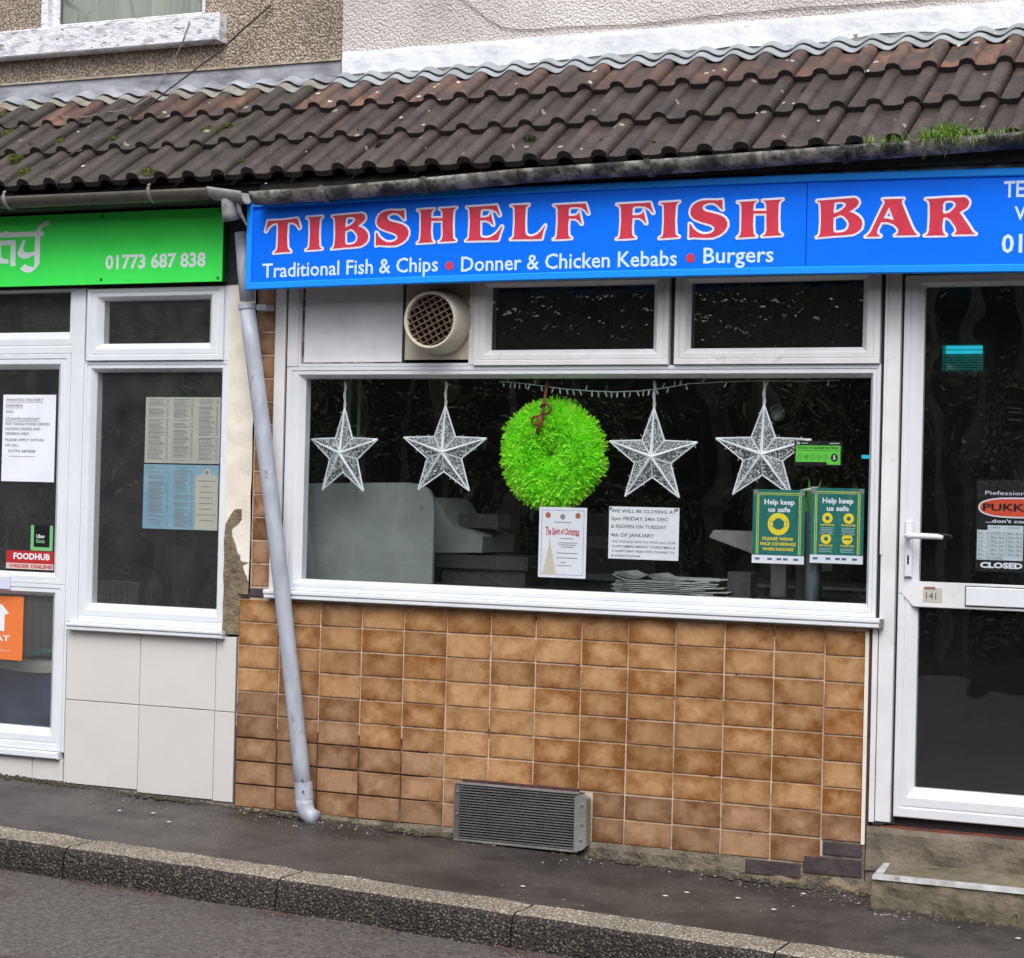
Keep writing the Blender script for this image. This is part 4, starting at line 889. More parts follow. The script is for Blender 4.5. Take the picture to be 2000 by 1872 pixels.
# ================================================================== STEP, LOUVRE, WIRES
ST = tag(None, None) if False else None
st = thing('concrete_step', 'lower mossy concrete step with white painted nosing below the fish bar door', 'step', (3.1, -.1, -1.03))
def z_st(x): return -.930
b = MB(); n = 50; vs = []
for i in range(n + 1):
    x = 2.573 + 1.25 * i / n
    row = [(x, -.004, z_st(x) + .028), (x, -.10, z_st(x) + .012), (x, -.192, z_st(x) - .002), (x, -.203, z_st(x) - .012), (x, -.205, z_st(x) - .04), (x, -.207, z_st(x) - .08), (x, -.205, pave(x, -.2) - .03)]
    for k, p in enumerate(row):
        j = (.009 * noise.noise(Vector((x * 14, k * 2.1, 3))) + .005 * noise.noise(Vector((x * 40, k * 5.1, 7)))) * (k > 0); vs.append((p[0] + (.012 * noise.noise(Vector((k * 1.3, 0, 8))) if i == 0 else 0), p[1] + j, p[2] + j * .6))
m = 7; b.add(vs, [(i * m + k, (i + 1) * m + k, (i + 1) * m + k + 1, i * m + k + 1) for i in range(n) for k in range(m - 1)] + [tuple(range(m)) ])
b.build('step_body', conc_moss, st)
b = MB(); b.add([(2.575, -.2065, z_st(2.6) + .002), (3.8, -.2065, z_st(3.8) + .002), (3.8, -.186, z_st(3.8) + .006), (2.612, -.186, z_st(2.6) + .006), (2.575, -.2115, z_st(2.6) - .013), (3.8, -.2115, z_st(3.8) - .013), (2.580, -.05, z_st(2.6) + .026), (2.606, -.05, z_st(2.6) + .026)],
     [(0, 1, 2, 3), (4, 5, 1, 0), (0, 3, 7, 6)]); b.build('nosing_strip', nosing_m, st)
hk = MB(); c = at(1984, 1790, -.214); hk.tube([c + Vector((.012 * math.cos(a), -.003, .012 * math.sin(a))) for a in [math.pi * (1.1 - k * .14) for k in range(9)]] + [c + Vector((.010, -.003, -.018))], .0022, 5)
hk.build('hook', zinc_l, st)
LV = thing('louvre_vent', 'rusty grey metal louvre vent low in the brown tiled wall', 'wall vent', (1.0, -.03, -.98))
part(LV, 'backing', slats_m, (.712, 1.29, -.034, .002, -.984, -.742))
b = MB()
for i in range(20):
    z = -.970 + i * .0115; b.add([(.735, -.054, z), (1.268, -.054, z), (1.268, -.0365, z + .0050), (.735, -.0365, z + .0050), (.735, -.0545, z - .0030), (1.268, -.0545, z - .0030)], [(0, 1, 2, 3), (4, 5, 1, 0)])
b.build('slats', zinc, LV, kind='stuff')
part(LV, 'frame', zinc_l, (.712, 1.285, -.056, -.034, -.744, -.737), (.712, 1.285, -.056, -.034, -.986, -.977))
part(LV, 'side_plate', zinc, (.708, .734, -.052, -.034, -.976, -.745))
b = MB(); b.add([(x, y, z) for y in (-.058, -.010) for x, z in ((1.269, -.752), (1.292, -.744), (1.322, -.760), (1.326, -.955), (1.305, -.975), (1.269, -.984))], [(0, 1, 2, 3, 4, 5), (11, 10, 9, 8, 7, 6)] + [(i, (i + 1) % 6, 6 + (i + 1) % 6, 6 + i) for i in range(6)]); b.build('side_bracket', zinc_l, LV)
b = MB()
for x, z in ((1.304, -.785), (1.306, -.865), (1.303, -.93), (.728, -.775), (.728, -.87)): b.lathe(x, z, [(0, -.066), (.005, -.064), (.006, -.058)], 8)
b.build('screws', zinc_l, LV)
cb_ = MB()
p = [at(530, 10, .585), at(470, 62, .54), at(430, 100, .50)] + [at_roof(x, y, l) for x, y, l in ((330, 175, .11), (290, 208, .085), (250, 238, .07), (205, 262, .062), (150, 295, .055), (100, 325, .058), (62, 342, .05))]
tag(MB().tube(p, [.0065, .0055, .005] + [.0045] * 7, 6).build('cable', cable_m, None, smooth=True), 'thick dark brown cable dropping from the pebbledash wall across the left roof tiles', 'cable')
p = [at(370, 42, .52), at(353, 92, .52)] + [at_roof(x, y, l) for x, y, l in ((315, 158, .10), (292, 190, .085), (265, 208, .08), (238, 217, .075), (200, 220, .07), (170, 229, .068), (135, 231, .068), (110, 224, .07))]
tag(MB().tube(p, .0032, 6).build('cable', cable_l, None, smooth=True), 'thin pale wire hanging from the left window sill and curling on the roof tiles', 'cable')
p = [at(x, y, .585) for x, y in ((890, -12), (920, 12), (950, 36), (980, 53), (1010, 58), (1050, 58), (1100, 53), (1160, 51), (1230, 49), (1300, 42), (1380, 32), (1450, 26), (1560, 16), (1700, 8), (1850, -4), (2050, -22))]
tag(MB().tube(p, .0022, 6).build('cable', cable_l, None, smooth=True), 'thin grey cable clipped along the white pebbledash wall above the roof', 'cable')
# grass in the gutter
gt = MB(); rnd = random.Random(9)
for (x0, x1, n, hh) in ((2.50, 2.66, 130, .05), (2.72, 2.90, 420, .085), (2.90, 3.2, 240, .045), (2.62, 2.74, 60, .03)):
    for i in range(n):
        x = rnd.uniform(x0, x1) if hh < .08 else rnd.gauss((x0 + x1) / 2, .05); y = rnd.uniform(-.315, -.24); z = 1.868 + .027 * (x - 2.4)
        h_ = hh * rnd.uniform(.4, 1.1); lean = Vector((rnd.uniform(-.6, .6), rnd.uniform(-1.0, .2), rnd.uniform(-.5, 1))).normalized() * h_; p = Vector((x, y, z - .006)); w_ = Vector((rnd.uniform(-1, 1), rnd.uniform(-1, 1), 0)).normalized() * .0022
        q = p + lean * .55 + Vector((0, 0, h_ * .35)); e = p + lean
        gt.add([p - w_, p + w_, q + w_ * .8, q - w_ * .8, e], [(0, 1, 2, 3), (3, 2, 4)])
gt.build('gutter_grass', grass_m, None, kind='stuff')

# ================================================================== EXTRACTOR FAN
FN = thing('extractor_fan', 'round cream extractor fan outlet with greasy brown grille left of the top windows', 'extractor fan', (.56, .005, 1.24))
cx, cz = .567, 1.243
MB().lathe(cx, cz, [(.108, -.085), (.111, -.116), (.117, -.124), (.124, -.120), (.130, -.100), (.139, -.055), (.142, -.03), (.142, .004)], 56).build('housing', fan_m, FN, smooth=True)
MB().add([(cx + .11 * math.cos(k * .2618), -.055, cz + .11 * math.sin(k * .2618)) for k in range(24)], [tuple(range(24))]).build('inner_baffle', room_d, FN)
b = MB(); ang = math.radians(27); ca, sa = math.cos(ang), math.sin(ang)
def strip_in(b, off, along, th, y0, y1):
    hl = math.sqrt(max(.1095 ** 2 - off ** 2, 0)) - .001
    if hl < .01: return
    d_ = Vector((ca, 0, sa)) if along else Vector((-sa, 0, ca)); nrm = Vector((-sa, 0, ca)) if along else Vector((ca, 0, sa))
    c_ = Vector((cx, 0, cz)) + nrm * off; vs = []
    for s in (-1, 1):
        for t in (-1, 1):
            for y in (y0, y1): q = c_ + d_ * hl * s + nrm * th * t; vs.append((q.x, y, q.z))
    b.add(vs, [(0, 1, 3, 2), (4, 6, 7, 5), (0, 4, 5, 1), (2, 3, 7, 6), (0, 2, 6, 4), (1, 5, 7, 3)])
for k in range(-4, 5): strip_in(b, k * .0255 + .004, True, .0022, -.114, -.080)
for k in range(-4, 5): strip_in(b, k * .027, False, .0014, -.1115, -.082)
b.build('grille', fan_g, FN)

# ================================================================== THINGS IN THE SHOP WINDOW
def star(px, py, wd, ht, Y, label, yaw):
    c0 = at(px, py, Y); t = thing('hanging_star', label, 'star decoration', (c0.x, Y, c0.z), 'star decorations hanging in the shop window')
    R_, r_ = .5, .205; outer = []; ht_ = ht / .905; wd_ = wd / .951
    ca_, sa_ = math.cos(yaw), math.sin(yaw)
    def P(x, y, z): return Vector((c0.x + x * ca_ - y * sa_, Y + x * sa_ + y * ca_, c0.z + z))
    pts = [(wd_ * (R_ if k % 2 == 0 else r_) * math.sin(math.pi * k / 5), ht_ * (R_ if k % 2 == 0 else r_) * math.cos(math.pi * k / 5)) for k in range(10)]
    rim = [P(x, 0, z) for x, z in pts]; cf = P(0, -.028, 0)
    b = MB(); b.add(rim + [cf], [(k, (k + 1) % 10, 10) for k in range(10)]); b.build('gauze', star_f, t)
    b = MB()
    for k in range(10):
        b.tube([rim[k], rim[(k + 1) % 10]], .0036, 5, False); b.tube([rim[k], rim[k].lerp(cf, .6), cf], [.0033, .0050, .0075] if k % 2 == 0 else .0024, 5, False)
    b.build('wire_frame', wire_w, t)
    rn = random.Random(int(px)); b = MB()
    for _ in range(800):
        k = rn.randrange(10); u, v = rn.random(), rn.random()
        if u + v > 1: u, v = 1 - u, 1 - v
        q = cf + (rim[k] - cf) * u + (rim[(k + 1) % 10] - cf) * v + Vector((0, -.002, 0)); s = rn.choice([.0016, .0022, .003])
        if rn.random() < .6:
            dv = Vector((rn.uniform(-1, 1), -.1, rn.uniform(-1, 1))).normalized() * rn.uniform(.006, .018); pv = Vector((dv.z, 0, -dv.x)).normalized() * .0008
            b.add([q - pv, q + pv, q + dv + pv, q + dv - pv], [(0, 1, 2, 3)])
        else: b.add([q + Vector((s, 0, 0)), q + Vector((-s, 0, 0)), q + Vector((0, 0, s)), q + Vector((0, 0, -s)), q + Vector((0, -s, 0))], [(0, 2, 4), (2, 1, 4), (1, 3, 4), (3, 0, 4)])
    b.build('glitter', wire_w, t, kind='stuff')
    tp = rim[0]; b = MB(); n = 8; zt = .993; vs = []
    for i in range(n + 1):
        z = tp.z + (zt - tp.z) * i / n; wv = .0065 + .0015 * math.sin(i * 2.1); x = tp.x + .002 * math.sin(i * 1.3)
        vs += [(x - wv, Y, z), (x + wv, Y - .001 * (i % 3), z)]
    b.add(vs, [(2 * i, 2 * i + 1, 2 * i + 3, 2 * i + 2) for i in range(n)]); b.build('ribbon', rib_w, t)
star(671, 886, .405, .372, .075, 'silver star turned slightly sideways, leftmost in the window above the grey metal board', -.24)
star(868, 884, .405, .372, .075, 'silver star second from the left, between the leftmost star and the green wreath', 0)
star(1275, 893, .385, .375, .075, 'silver star hanging just right of the green wreath above the handwritten closing notice', .05)
star(1490, 888, .40, .372, .075, 'silver star farthest right, partly behind the green face covering poster', .05)
WR = thing('wreath', 'fluffy neon green net wreath with a brown ribbon bow in the shop window', 'wreath', (1.11, .06, .67))
c0 = at(1080, 888, .112); rn = random.Random(4)
b = MB(); vs = []; N, M_ = 40, 14
for i in range(N):
    a = 2 * math.pi * i / N; pr = .138
    for j in range(M_): t = 2 * math.pi * j / M_; q = pr + .078 * math.cos(t); vs.append((c0.x + q * math.cos(a), c0.y - .055 * math.sin(t), c0.z + q * math.sin(a)))
b.add(vs, [(i * M_ + j, i * M_ + (j + 1) % M_, ((i + 1) % N) * M_ + (j + 1) % M_, ((i + 1) % N) * M_ + j) for i in range(N) for j in range(M_)]); b.build('wreath_ring', neon, WR, smooth=True)
b = MB()
for _ in range(21000):
    a = rn.uniform(0, 6.2832); t = rn.uniform(-.3, 3.5); wob = 1 + .02 * math.sin(a * 3 + 1)
    R_ = .130 * wob; rr = .092 * (1 + .22 * noise.noise(Vector((math.cos(a) * 4.5, t * 1.6, math.sin(a) * 4.5)))); er = Vector((math.cos(a), 0, math.sin(a))); n_ = er * math.cos(t) + Vector((0, -.55 * math.sin(t), 0)); base = c0 + er * R_ + n_ * rr * .85
    tang = Vector((-math.sin(a), 0, math.cos(a)))
    dirn = (n_ + er * rn.uniform(-.5, .8) + tang * rn.uniform(-.6, .6)).normalized(); L_ = rn.uniform(.010, .026) * (1 + .8 * (rn.random() < .25))
    sd_ = dirn.cross(Vector((rn.uniform(-1, 1), rn.uniform(-1, 1), rn.uniform(-1, 1)))).normalized() * rn.uniform(.0022, .0068)
    e = base + dirn * L_; b.add([base - sd_ * .4, base + sd_ * .4, e + sd_, e - sd_ + dirn * .004], [(0, 1, 2, 3)])
b.build('net_ruffles', neon, WR, kind='stuff')
b = MB(); q = c0 + Vector((-.02, -.070, .13))
b.tube([q + Vector(v) for v in ((.006, .03, .20), (.004, .01, .13), (.0, 0, .07), (-.006, -.004, .02), (-.02, -.004, -.03))], .007, 6, sy=.5)
b.tube([q + Vector((.026 * math.cos(t) + .012, -.006, .022 * math.sin(t) + .062)) for t in [k * .6 - 2 for k in range(9)]], .0055, 6)
b.tube([q + Vector((.020 * math.cos(t) - .030, -.006, .018 * math.sin(t) + .012)) for t in [k * .6 for k in range(11)]], .0055, 6)
b.tube([q + Vector(v) for v in ((-.018, -.006, .035), (-.006, -.009, .01), (-.026, -.006, -.045))], [.008, .012, .006], 6)
b.build('ribbon_bow', ribbon_m, WR, smooth=True)
# fairy lights
FL = thing('fairy_lights', 'string of small pale fairy lights sagging along the top of the shop window', 'fairy lights', (1.3, .07, .96))
wp = [(978, 746), (1010, 748), (1050, 753), (1100, 760), (1150, 764), (1200, 766), (1250, 764), (1300, 758), (1345, 750), (1400, 747), (1480, 744), (1560, 745), (1640, 743)]
W3 = [at(x, y, .07) for x, y in wp]; MB().tube(W3, .0022, 5).build('wire', led_m, FL)
rn = random.Random(2); b = MB()
for i in range(len(W3) - 1):
    n = 4 if i < 8 else (2 if i in (9, 10, 11) else 1)
    for k in range(n):
        p = W3[i].lerp(W3[i + 1], (k + .5) / n); up = rn.random() < .3
        dv = Vector((rn.uniform(-.5, .5), rn.uniform(-.3, .3), .9 if up else -1)).normalized()
        b.tube([p, p + dv * .008, p + dv * .020, p + dv * .026], [.0016, .0032, .0036, .001], 6)
b.build('bulbs', led_m, FL)
# notices and posters
def sheet(name, label, cat, x0, x1, z0, z1, y, m_, skew=0, th=.0015, parent=None, group=None):
    o = MB().box(x0, x1, y, y + th, z0, z1).build(name, m_, parent)
    if label: tag(o, label, cat, group)
    return o
NT = sheet('notice', 'white handwritten notice about closing dates taped below the silver star', 'notice', 1.356, 1.668, .243, .462, .0365, paper)
zs = [.437, .405, .372, .336, .311, .291, .271, .252]; ends = [1.655, 1.62, 1.615, 1.56, 1.655, 1.655, 1.65, 1.50]; hs = [.0135, .0145, .0145, .0145, .009, .009, .009, .008]
lettering(NT, ink, [('n%d' % i, 1.366 + (.0 if i < 4 else .004), ends[i], zs[i], zs[i] + hs[i]) for i in range(8)], .0361, 'handwriting')
tape = MB()
for x in (1.362, 1.655): tape.rect(x - .008, x + .008, .0358, .447, .459)
tape.build('tape', ink_grey, NT)
NX = sheet('christmas_certificate', 'white portrait certificate with a red arched heading below the green wreath', 'poster', 1.036, 1.255, .153, .452, .0365, paper)
b = MB()
for a in ((1.048, 1.0495, .165, .440), (1.2415, 1.243, .165, .440), (1.048, 1.243, .165, .1665), (1.048, 1.243, .4385, .440)): b.rect(a[0], a[1], .0361, a[2], a[3])
b.build('border', mat('ink_blue', (.10, .16, .34), .6), NX)
rb = MB(); text_into(rb, 'spirit', 1.067, 1.222, .338, .362, .0360); 
o = rb.build('heading', mat('ink_red', (.48, .05, .08), .6), NX)
for v in o.data.vertices: t = (v.co.x - 1.1445) / .0775; v.co.z += (v.co.z - .350) * (.55 * t * t)
b = MB(); b.add([(1.145 + .012 * math.cos(k * .5236), .0360, .412 + .012 * math.sin(k * .5236)) for k in range(12)], [tuple(range(12))])
for z, a, c in ((.387, 1.105, 1.185), (.318, 1.135, 1.195), (.300, 1.125, 1.215), (.291, 1.13, 1.21), (.282, 1.14, 1.20), (.256, 1.12, 1.218), (.236, 1.12, 1.218), (.216, 1.14, 1.165), (.203, 1.12, 1.19)): b.rect(a, c, .0360, z, z + .0035)
b.build('print', ink_grey, NX)
b = MB()
for x, z in ((1.077, .418), (1.215, .418)): b.add([(x + .013 * math.cos(k * .785), .0360, z + .013 * math.sin(k * .785)) for k in range(8)], [tuple(range(8))])
b.build('corner_baubles', mat('ink_bauble', (.42, .14, .06), .6), NX)
b = MB()
for k in range(5): b.add([(1.088 - .007 * (k + 1), .0362 - .0001 * k, .305 - .028 * (k + 1)), (1.088 + .007 * (k + 1), .0362 - .0001 * k, .305 - .028 * (k + 1)), (1.088, .0362 - .0001 * k, .330 - .022 * k)], [(0, 1, 2)])
b.build('tree_print', mat('ink_beige', (.62, .57, .47), .6), NX)
def poster(x0, x1, z0, z1, label, kind):
    P = sheet('safety_poster', label, 'poster', x0, x1, z0, z1, .0365, teal_p, group='green help keep us safe posters'); w_ = x1 - x0; h_ = z1 - z0
    X = lambda u: x0 + u * w_; Z = lambda v: z0 + v * h_
    b = MB(); b.rect(X(0), X(1), .0361, Z(0), Z(.11)); b.build('white_strip', paper, P)
    b = MB()
    for u in (.075, .105, .885, .915): b.rect(X(u), X(u + .016), .0360, Z(.12), Z(.93))
    b.rect(X(.075), X(.931), .0360, Z(.945), Z(.957)); b.rect(X(.075), X(.931), .0360, Z(.925), Z(.932))
    b.build('border', yel_g, P)
    b = MB()
    for u in (.01, .90): b.rect(X(u), X(u + .09), .0358, Z(.93), Z(.995))
    b.build('corner_clip', zinc_l, P)
    lettering(P, paper, [('hk', X(.22), X(.80), Z(.80), Z(.868)), ('us', X(.30), X(.72), Z(.70), Z(.765))], .0359)
    def circ(b, u, v, r_, y): b.add([(X(u) + r_ * math.cos(k * .2618), y, Z(v) + r_ * math.sin(k * .2618)) for k in range(24)], [tuple(range(24))])
    b = MB()
    if kind == 0:
        circ(b, .50, .535, .0455, .0359)
        for key, v in (('pw', .315), ('fc', .245), ('wi', .175)): text_into(b, key, X(.16 if key == 'fc' else .2), X(.84 if key == 'fc' else .8), Z(v), Z(v + .040), .0359)
        b.build('yellow_print', yel, P)
        b = MB(); cx_, cz_ = X(.5), Z(.54)
        b.add([(cx_ + x, .0357, cz_ + z) for x, z in ((-.024, .008), (-.008, .022), (.008, .022), (.024, .008), (.022, -.014), (.008, -.024), (-.008, -.024), (-.022, -.014))], [tuple(range(8))])
        for s in (-1, 1): b.tube([(cx_ + s * .024, .0357, cz_ + .008), (cx_ + s * .036, .0357, cz_ + .012), (cx_ + s * .034, .0357, cz_ - .010), (cx_ + s * .022, .0357, cz_ - .012)], .0012, 4, sy=.1)
        b.build('mask_symbol', teal_p, P)
    else:
        for u, v in ((.32, .60), (.72, .60), (.30, .325), (.70, .325)): circ(b, u, v, .0215, .0359)
        for key, u, v in (('ha', .32, .50), ('fa', .72, .50), ('sp', .30, .225), ('th', .70, .225)): text_into(b, key, X(u - .13), X(u + .13), Z(v), Z(v + .022), .0359)
        b.build('yellow_print', yel, P)
        b = MB()
        for u, v in ((.32, .465), (.72, .465), (.30, .19), (.70, .19)):
            for k in range(5 if v > .3 else 3): b.rect(X(u - .13), X(u + .12 - .02 * (k % 2)), .0359, Z(v - .021 * k), Z(v - .021 * k + .012))
        b.build('small_print', mat('ink_pale_teal', (.22, .40, .40), .6), P)
        b = MB()
        for u, v in ((.32, .60), (.72, .60), (.30, .325)): circ(b, u, v, .0085, .0357)
        b.rect(X(.63), X(.77), .0357, Z(.315), Z(.335)); b.build('symbols', teal_p, P)
    b = MB()
    for u in (.06, .30, .48, .60, .80): b.rect(X(u), X(u + .09), .0359, Z(.045), Z(.075))
    b.build('logos', mat('ink_navy', (.05, .12, .25), .6), P)
poster(1.985, 2.204, .247, .547, 'green poster with a large yellow face mask circle, left of the two safety posters', 0)
poster(2.228, 2.446, .256, .558, 'green poster with four small yellow circles, right of the two safety posters', 1)
FR = sheet('hygiene_rating_sticker', 'black and bright green food hygiene rating sticker above the green posters', 'sticker', 2.154, 2.352, .646, .747, .0365, blk)
b = MB(); b.rect(2.160, 2.345, .0361, .662, .728); b.rect(2.290, 2.345, .0361, .652, .662); b.build('green_panel', fh_green, FR)
b = MB(); text_into(b, 'fh', 2.168, 2.335, .714, .723, .0359); b.rect(2.160, 2.345, .0359, .7065, .708)
b.add([(2.320 + .0145 * math.cos(k * .3142), .0359, .680 + .0165 * math.sin(k * .3142)) for k in range(20)], [tuple(range(20))])
for i in range(5):
    cx_ = 2.178 + .026 * i; text_into(b, 'c%d' % i, cx_ - .003, cx_ + .003, .677, .686, .0359)
    b.tube([(cx_ + .0095 * math.cos(k * .5236), .0359, .681 + .0095 * math.sin(k * .5236)) for k in range(13)], .0007, 4, sy=.1)
b.build('lettering', blk, FR)
lettering(FR, paper, [('5', 2.3145, 2.3255, .672, .689)], .0356)
b = MB(); b.add([(2.170 + .008 * math.cos(k * .785), .0360, .737 + .006 * math.sin(k * .785)) for k in range(8)], [tuple(range(8))]); b.rect(2.183, 2.21, .0360, .735, .739); b.rect(2.30, 2.34, .0360, .735, .739); b.build('small_logo', mat('ink_pale', (.4, .5, .5), .6), FR)
PK = sheet('opening_hours_sign', 'black opening hours sign with an orange oval pie maker badge on the door glass', 'opening hours sign', 2.893, 3.27, .247, .603, .0285, blk)
b = MB(); ov = [(3.082 + .182 * math.copysign(abs(math.cos(t)) ** .55, math.cos(t)), .496 + .040 * math.copysign(abs(math.sin(t)) ** .9, math.sin(t))) for t in [k * .2094 for k in range(30)]]
b.add([(x, .0281, z) for x, z in ov], [tuple(range(30))]); b.build('badge_border', paper, PK)
b = MB(); b.add([(3.082 + (x - 3.082) * .965, .0279, .496 + (z - .496) * .86) for x, z in ov], [tuple(range(30))]); b.build('badge', pukka_r, PK)
b = MB(); text_into(b, 'puk', 2.918, 3.246, .4835, .5105, .0275); b.build('badge_lettering', blk, PK)
lettering(PK, paper, [('pref', 2.926, 3.20, .545, .560), ('dont', 2.930, 3.22, .437, .450), ('closed', 2.912, 3.075, .262, .282)], .0280)
b = MB(); b.rect(2.898, 3.075, .0280, .292, .408); b.rect(2.938, 3.075, .0280, .408, .427); b.build('hours_table', mat('table_pale_blue', (.58, .68, .74), .6), PK)
b = MB()
for i in range(7):
    z = .3925 - .0163 * i; text_into(b, 'd%d' % i, 2.902, 2.922, z, z + .007, .0277); b.rect(2.898, 3.075, .0277, z - .0045, z - .0038)
    text_into(b, 'cl2' if i == 6 else ('hc' if i == 0 else 'hr'), 2.936, 3.00 if i == 6 else 3.070, z, z + .0085, .0277)
text_into(b, 'lun', 2.95, 2.985, .415, .421, .0277); text_into(b, 'eve', 3.02, 3.06, .415, .421, .0277)
b.build('hours_lettering', ink, PK)
# on the takeaway's glass
NW = sheet('notice', 'white handwritten staff wanted notice on the takeaway door glass', 'notice', -1.798, -1.487, .508, .926, .0175, paper)
zz = [.895, .867, .838, .803, .779, .755, .732, .702, .676, .648]; ee = [-1.56, -1.68, -1.735, -1.58, -1.52, -1.575, -1.64, -1.55, -1.70, -1.60]
lettering(NW, ink, [('w%d' % i, -1.780 + (.02 if i == 9 else 0), ee[i], zz[i], zz[i] + .0125) for i in range(10)], .0171, 'handwriting')
b = MB()
for z, a, c in ((.889, -1.78, -1.56), (.861, -1.78, -1.68), (.797, -1.78, -1.58), (.628, -1.755, -1.60)): b.rect(a, c, .0171, z, z + .002)
b.build('underline', ink, NW)
def menu(label, x0, x1, z0, z1, m_, kind):
    P = sheet('menu', label, 'menu', x0, x1, z0, z1, .0365, m_, group='printed menus in the takeaway window'); rn = random.Random(int(z0 * 100)); b = MB(); w_ = x1 - x0
    cols = ((.04, .31), (.38, .64), (.72, .97)) if kind == 0 else ((.06, .34), (.42, .66))
    for a, c in cols:
        z = z1 - .014
        while z > z0 + .012:
            if rn.random() < .10: z -= .008; continue
            e = a + (c - a) * rn.uniform(.55, .86); b.rect(x0 + a * w_, x0 + e * w_, .0361, z, z + rn.choice([.0022, .0028, .0036])); b.rect(x0 + c * w_ - .012, x0 + c * w_, .0361, z, z + .0025); z -= .0062
    b.build('print', ink_grey, P)
    if kind:
        b = MB(); xa, xb = x0 + .70 * w_, x1 - .002; xm = (xa + xb) / 2
        b.add([(xa, .0361, z0 + .002), (xb, .0361, z0 + .002), (xb, .0361, z1 - .055), (xb - .02, .0361, z1 - .042), (xm + .022, .0361, z1 - .040), (xm + .015, .0361, z1 - .022), (xm, .0361, z1 - .014), (xm - .015, .0361, z1 - .022), (xm - .022, .0361, z1 - .040), (xa + .02, .0361, z1 - .042), (xa, .0361, z1 - .055)], [tuple(range(11))]); b.build('title_panel', menu_t, P)
        b = MB()
        for k, (a, c) in enumerate(((.1, .9), (.25, .7), (.2, .8), (.2, .75), (.15, .8), (.2, .75), (.05, .95), (.2, .85))): b.rect(xa + a * (xb - xa), xa + c * (xb - xa), .0359, z1 - .075 - .026 * k, z1 - .071 - .026 * k)
        b.add([(xm + .009 * math.cos(k * .785), .0359, z1 - .034 + .010 * math.sin(k * .785)) for k in range(8)], [tuple(range(8))]); b.build('title_print', ink_grey, P)
menu('cream printed menu in three columns, upper one in the takeaway window', -.986, -.5745, .610, .917, menu_c, 0)
menu('pale blue printed menu with cream title panel, lower one in the takeaway window', -.988, -.5765, .303, .603, menu_b, 1)
UB = sheet('delivery_sticker', 'dark delivery sticker with light green edges above the red ordering sticker', 'sticker', -1.613, -1.484, .179, .300, .0175, blk)
b = MB(); b.rect(-1.613, -1.595, .0171, .179, .300); b.rect(-1.502, -1.484, .0171, .179, .300); b.rect(-1.595, -1.502, .0171, .179, .196); b.build('green_edge', uber_g, UB)
lettering(UB, paper, [('uber', -1.580, -1.530, .240, .257)], .0170); lettering(UB, uber_g, [('eats', -1.580, -1.530, .217, .234)], .0170)
FH = sheet('ordering_sticker', 'red and white online ordering sticker at the bottom of the takeaway door glass', 'sticker', -1.755, -1.477, .088, .176, .0170, food_r)
b = MB(); b.rect(-1.755, -1.477, .0166, .088, .116); b.build('white_strip', pink_w, FH)
lettering(FH, paper, [('fhub', -1.712, -1.498, .136, .164)], .0165); lettering(FH, food_r, [('oo', -1.735, -1.482, .094, .110)], .0163)
JE = sheet('orange_sticker', 'large orange takeaway app sticker with a white arrow on the lower door glass', 'sticker', -2.06, -1.645, -.352, -.046, .0170, eat_o)
b = MB(); b.add([(x, .0166, z) for x, z in ((-1.79, -.215), (-1.755, -.215), (-1.755, -.135), (-1.728, -.130), (-1.775, -.085), (-1.83, -.130), (-1.79, -.135))], [tuple(range(7))])
text_into(b, 'je', -2.0, -1.722, -.262, -.236, .0166); text_into(b, 'je2', -1.90, -1.722, -.312, -.305, .0166); b.build('lettering', paper, JE)
TB = thing('storage_tub', 'navy plastic tub with white rim seen through the lower door glass of the takeaway', 'storage tub', (-1.72, .3, -.74))
q = [at(0, 1296, .22), at(92, 1300, .22), at(0, 1400, .22)]
b = MB(); b.add([(-2.3, .20, -.72), (-1.56, .20, -.72), (-1.50, .18, -.385), (-2.3, .18, -.385), (-2.3, .5, -.72), (-1.56, .5, -.72), (-1.50, .5, -.385), (-2.3, .5, -.385)], [(0, 1, 2, 3), (1, 5, 6, 2), (5, 4, 7, 6)]); b.build('tub_body', tub_b, TB)
b = MB(); vs = []
for i in range(13):
    x = -2.3 + .82 * i / 12; dz = -.022 * math.sin(math.pi * min(1, max(0, (x + 1.95) / .5))); vs += [(x, .165, -.400 + dz), (x, .160, -.362 + dz), (x, .30, -.350)]
b.add(vs, [(3 * i + k, 3 * i + 3 + k, 3 * i + 4 + k, 3 * i + 1 + k) for i in range(12) for k in range(2)]); b.build('rim', tub_w, TB)
tag(MB().add([(-1.86, .22, -.37), (-1.58, .20, -.315), (-1.52, .22, -.306), (-1.53, .40, -.30), (-1.86, .42, -.33), (-1.86, .21, -.345), (-1.58, .195, -.295)], [(0, 1, 2, 3, 4), (5, 6, 1, 0)]).build('tray_lid', lid_t, None), 'teal plastic lid lying on the navy tub behind the takeaway door', 'lid')
part(GB, 'inner_partition', mat('ribbed_grey_board', (.10, .10, .095), .7, (.05, .05, .048), 60, 2, .4, .6, stretch=(1, 1, .03)), (-2.3, -1.40, .60, .62, -.76, .02))
